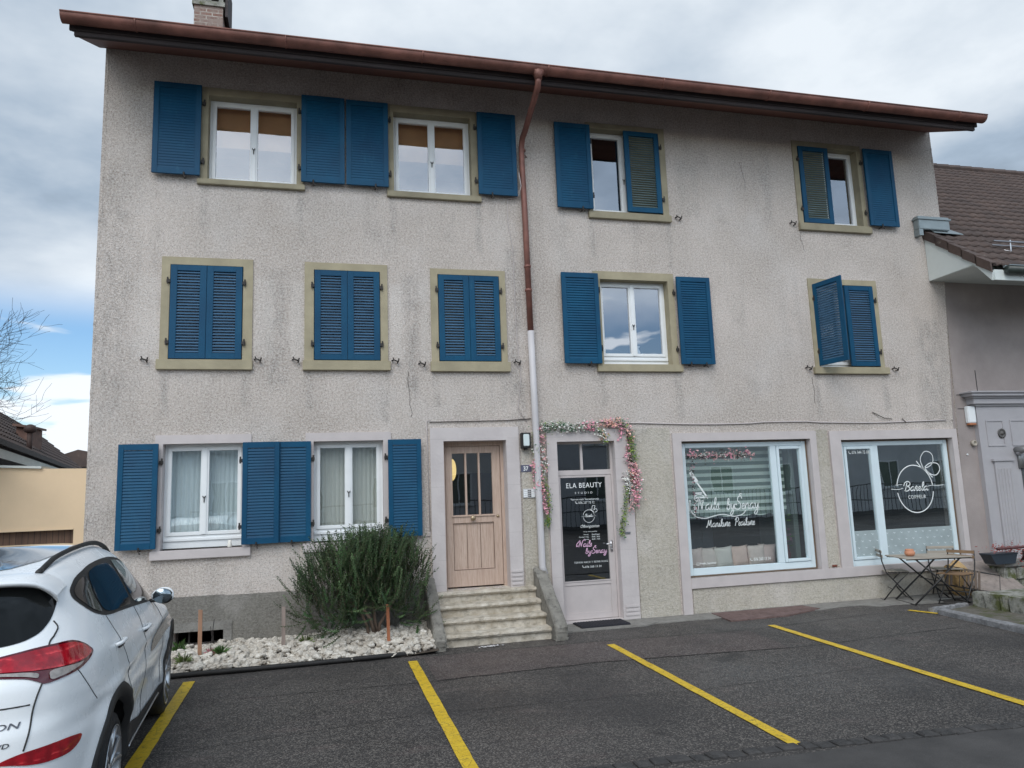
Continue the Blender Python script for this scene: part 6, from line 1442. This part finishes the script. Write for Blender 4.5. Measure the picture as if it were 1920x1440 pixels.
    for ay, az in AX:
        g = MB(); X0 = sg*.905; pr_ = [(.235, -.20), (.30, -.215), (.335, -.205), (.352, -.17), (.352, -.05), (.335, -.015), (.30, .0), (.262, -.004), (.25, -.03), (.245, -.16)]
        g.lathe((X0, ay, az-.008), [(r_, sg*h) for r_, h in pr_+pr_[:1]], 48, 'X', cap=False)
        w = cbuild(g, 'wheel', M['tyre'], recalc=True)
        g = MB(); g.lathe((X0, ay, az-.008), [(.262, sg*-.004), (.268, sg*.003), (.258, sg*.004), (.240, sg*-.025), (.236, sg*-.16), (.05, sg*-.17)], 48, 'X', cap=False)
        rim = cbuild(g, 'rim', M['alloy'], w, recalc=True)
        g = MB(); g.lathe((X0, ay, az-.008), [(.001, sg*-.10), (.215, sg*-.10), (.215, sg*-.09), (.10, sg*-.085), (.001, sg*-.085)], 36, 'X'); cbuild(g, 'brake_disc', simple('brake_disc', (.10, .095, .09), .5, .2, metal=.6), w)
        g = MB()
        for k in range(5):
            for q_ in (-1, 1):
                a0 = 2*math.pi*k/5+.3+q_*.07; a1 = 2*math.pi*k/5+.3+q_*.26
                P = [Vector((X0+sg*x_, ay+r_*math.cos(a_), az-.008+r_*math.sin(a_))) for r_, a_, x_ in ((.045, a0, -.035), (.14, (a0+a1)/2, -.022), (.252, a1, -.012))]
                g.tube(P, [.020, .017, .021], 6)
        g.lathe((X0, ay, az-.008), [(.06, sg*-.06), (.06, sg*-.025), (.03, sg*-.012), (.001, sg*-.010)], 20, 'X'); cbuild(g, 'spokes', M['alloy'], rim)
RW = lambda a, z, off: wrap_hit(a, z, off)
o = [(.569, 1.556), (.785, 1.546), (.892, 1.518), (.965, 1.478), (.930, 1.434), (.835, 1.358), (.727, 1.300), (.626, 1.270), (.507, 1.255)]; o = o+[(.2, 1.245), (-.2, 1.245)]+[(-a, z) for a, z in o[::-1]]+[(-.2, 1.56), (.2, 1.56)]
cbuild(patch(o, lambda a, z: RW(a, z, .004), step=.03), 'rear_window', M['carglass'])
# spoiler lip over the rear window
g = MB(); prev = None
for i in range(41):
    x = -.64+1.28*i/40; q = (x/.64)**2; h = cast(Vector((x, -1.55+.06*q, 4)), Vector((0, 0, -1)), 0); ye_ = -1.905+.16*q*q+.02*q; zt = h.z-.012-.02*q
    row = [g.b.verts.new(p) for p in ((x, -1.53+.06*q, h.z-.004), (x, -1.66+.05*q, h.z+.003-.02*q), (x, ye_+.02, zt-.006), (x, ye_, zt-.018), (x, ye_+.02, zt-.034), (x, -1.70, zt-.055))]
    if prev:
        for k in range(5): g._f([prev[k], prev[k+1], row[k+1], row[k]])
    prev = row
cbuild(g, 'spoiler', M['carpaint'])
cbuild(patch([(-.45, -1.46), (.45, -1.46), (.48, -.1), (-.48, -.1)], lambda x, y: cast(Vector((x, y, 4)), Vector((0, 0, -1)), .004), step=.05), 'roof_window', simple('roof_glass', (.01, .012, .014), .04, .1, coat=1., spec=.9))
o = [(2.55, 1.16), (math.pi, 1.10), (2*math.pi-2.55, 1.16), (2*math.pi-2.62, 1.52), (math.pi, 1.60), (2.62, 1.52)]
cbuild(patch(o, lambda a, z: RW(a, z, .005), step=.04), 'windscreen', M['carglass'])
cbuild(patch([(2.75, .45), (2*math.pi-2.75, .45), (2*math.pi-2.8, .78), (2.8, .78)], lambda a, z: RW(a, z, .006), step=.04), 'grille', M['cladding'])
g = MB(); g.tube([p for p in (RW(-.60+.05*i, .972+.004*math.cos(i/12*math.pi)*0, .0) for i in range(25)) if p], .0045, 4); cbuild(g, 'tailgate_gap', M['cladding'])
def cartext(s, x1, z, w, h):
    g = MB(); text(g, s, x1-w, z, w, h, 0, .012, .15)
    for v in g.b.verts:
        q = CB.ray_cast(Vector((v.co.x, -4, v.co.z)), Vector((0, 1, 0))); v.co = q[0]+q[1]*.004
    cbuild(g, 'badge_lettering', simple('dark_chrome', (.12, .12, .13), .25, .1, metal=.8), smooth=False)
cartext('TUCSON', .60, .870, .28, .030); cartext('4WD', .565, .788, .10, .023)
car.location = CARLOC; car.rotation_euler = (0, 0, CAR_A)

# ================================================================ bring the plan to metres
bpy.context.view_layer.update()
seen = set()
for o in list(bpy.data.objects):
    if o.type in ('CAMERA', 'LIGHT'): continue
    o.location = o.location*K
    if o.type == 'MESH' and o.data.name not in seen:
        seen.add(o.data.name); o.data.transform(Matrix.Scale(K, 4))
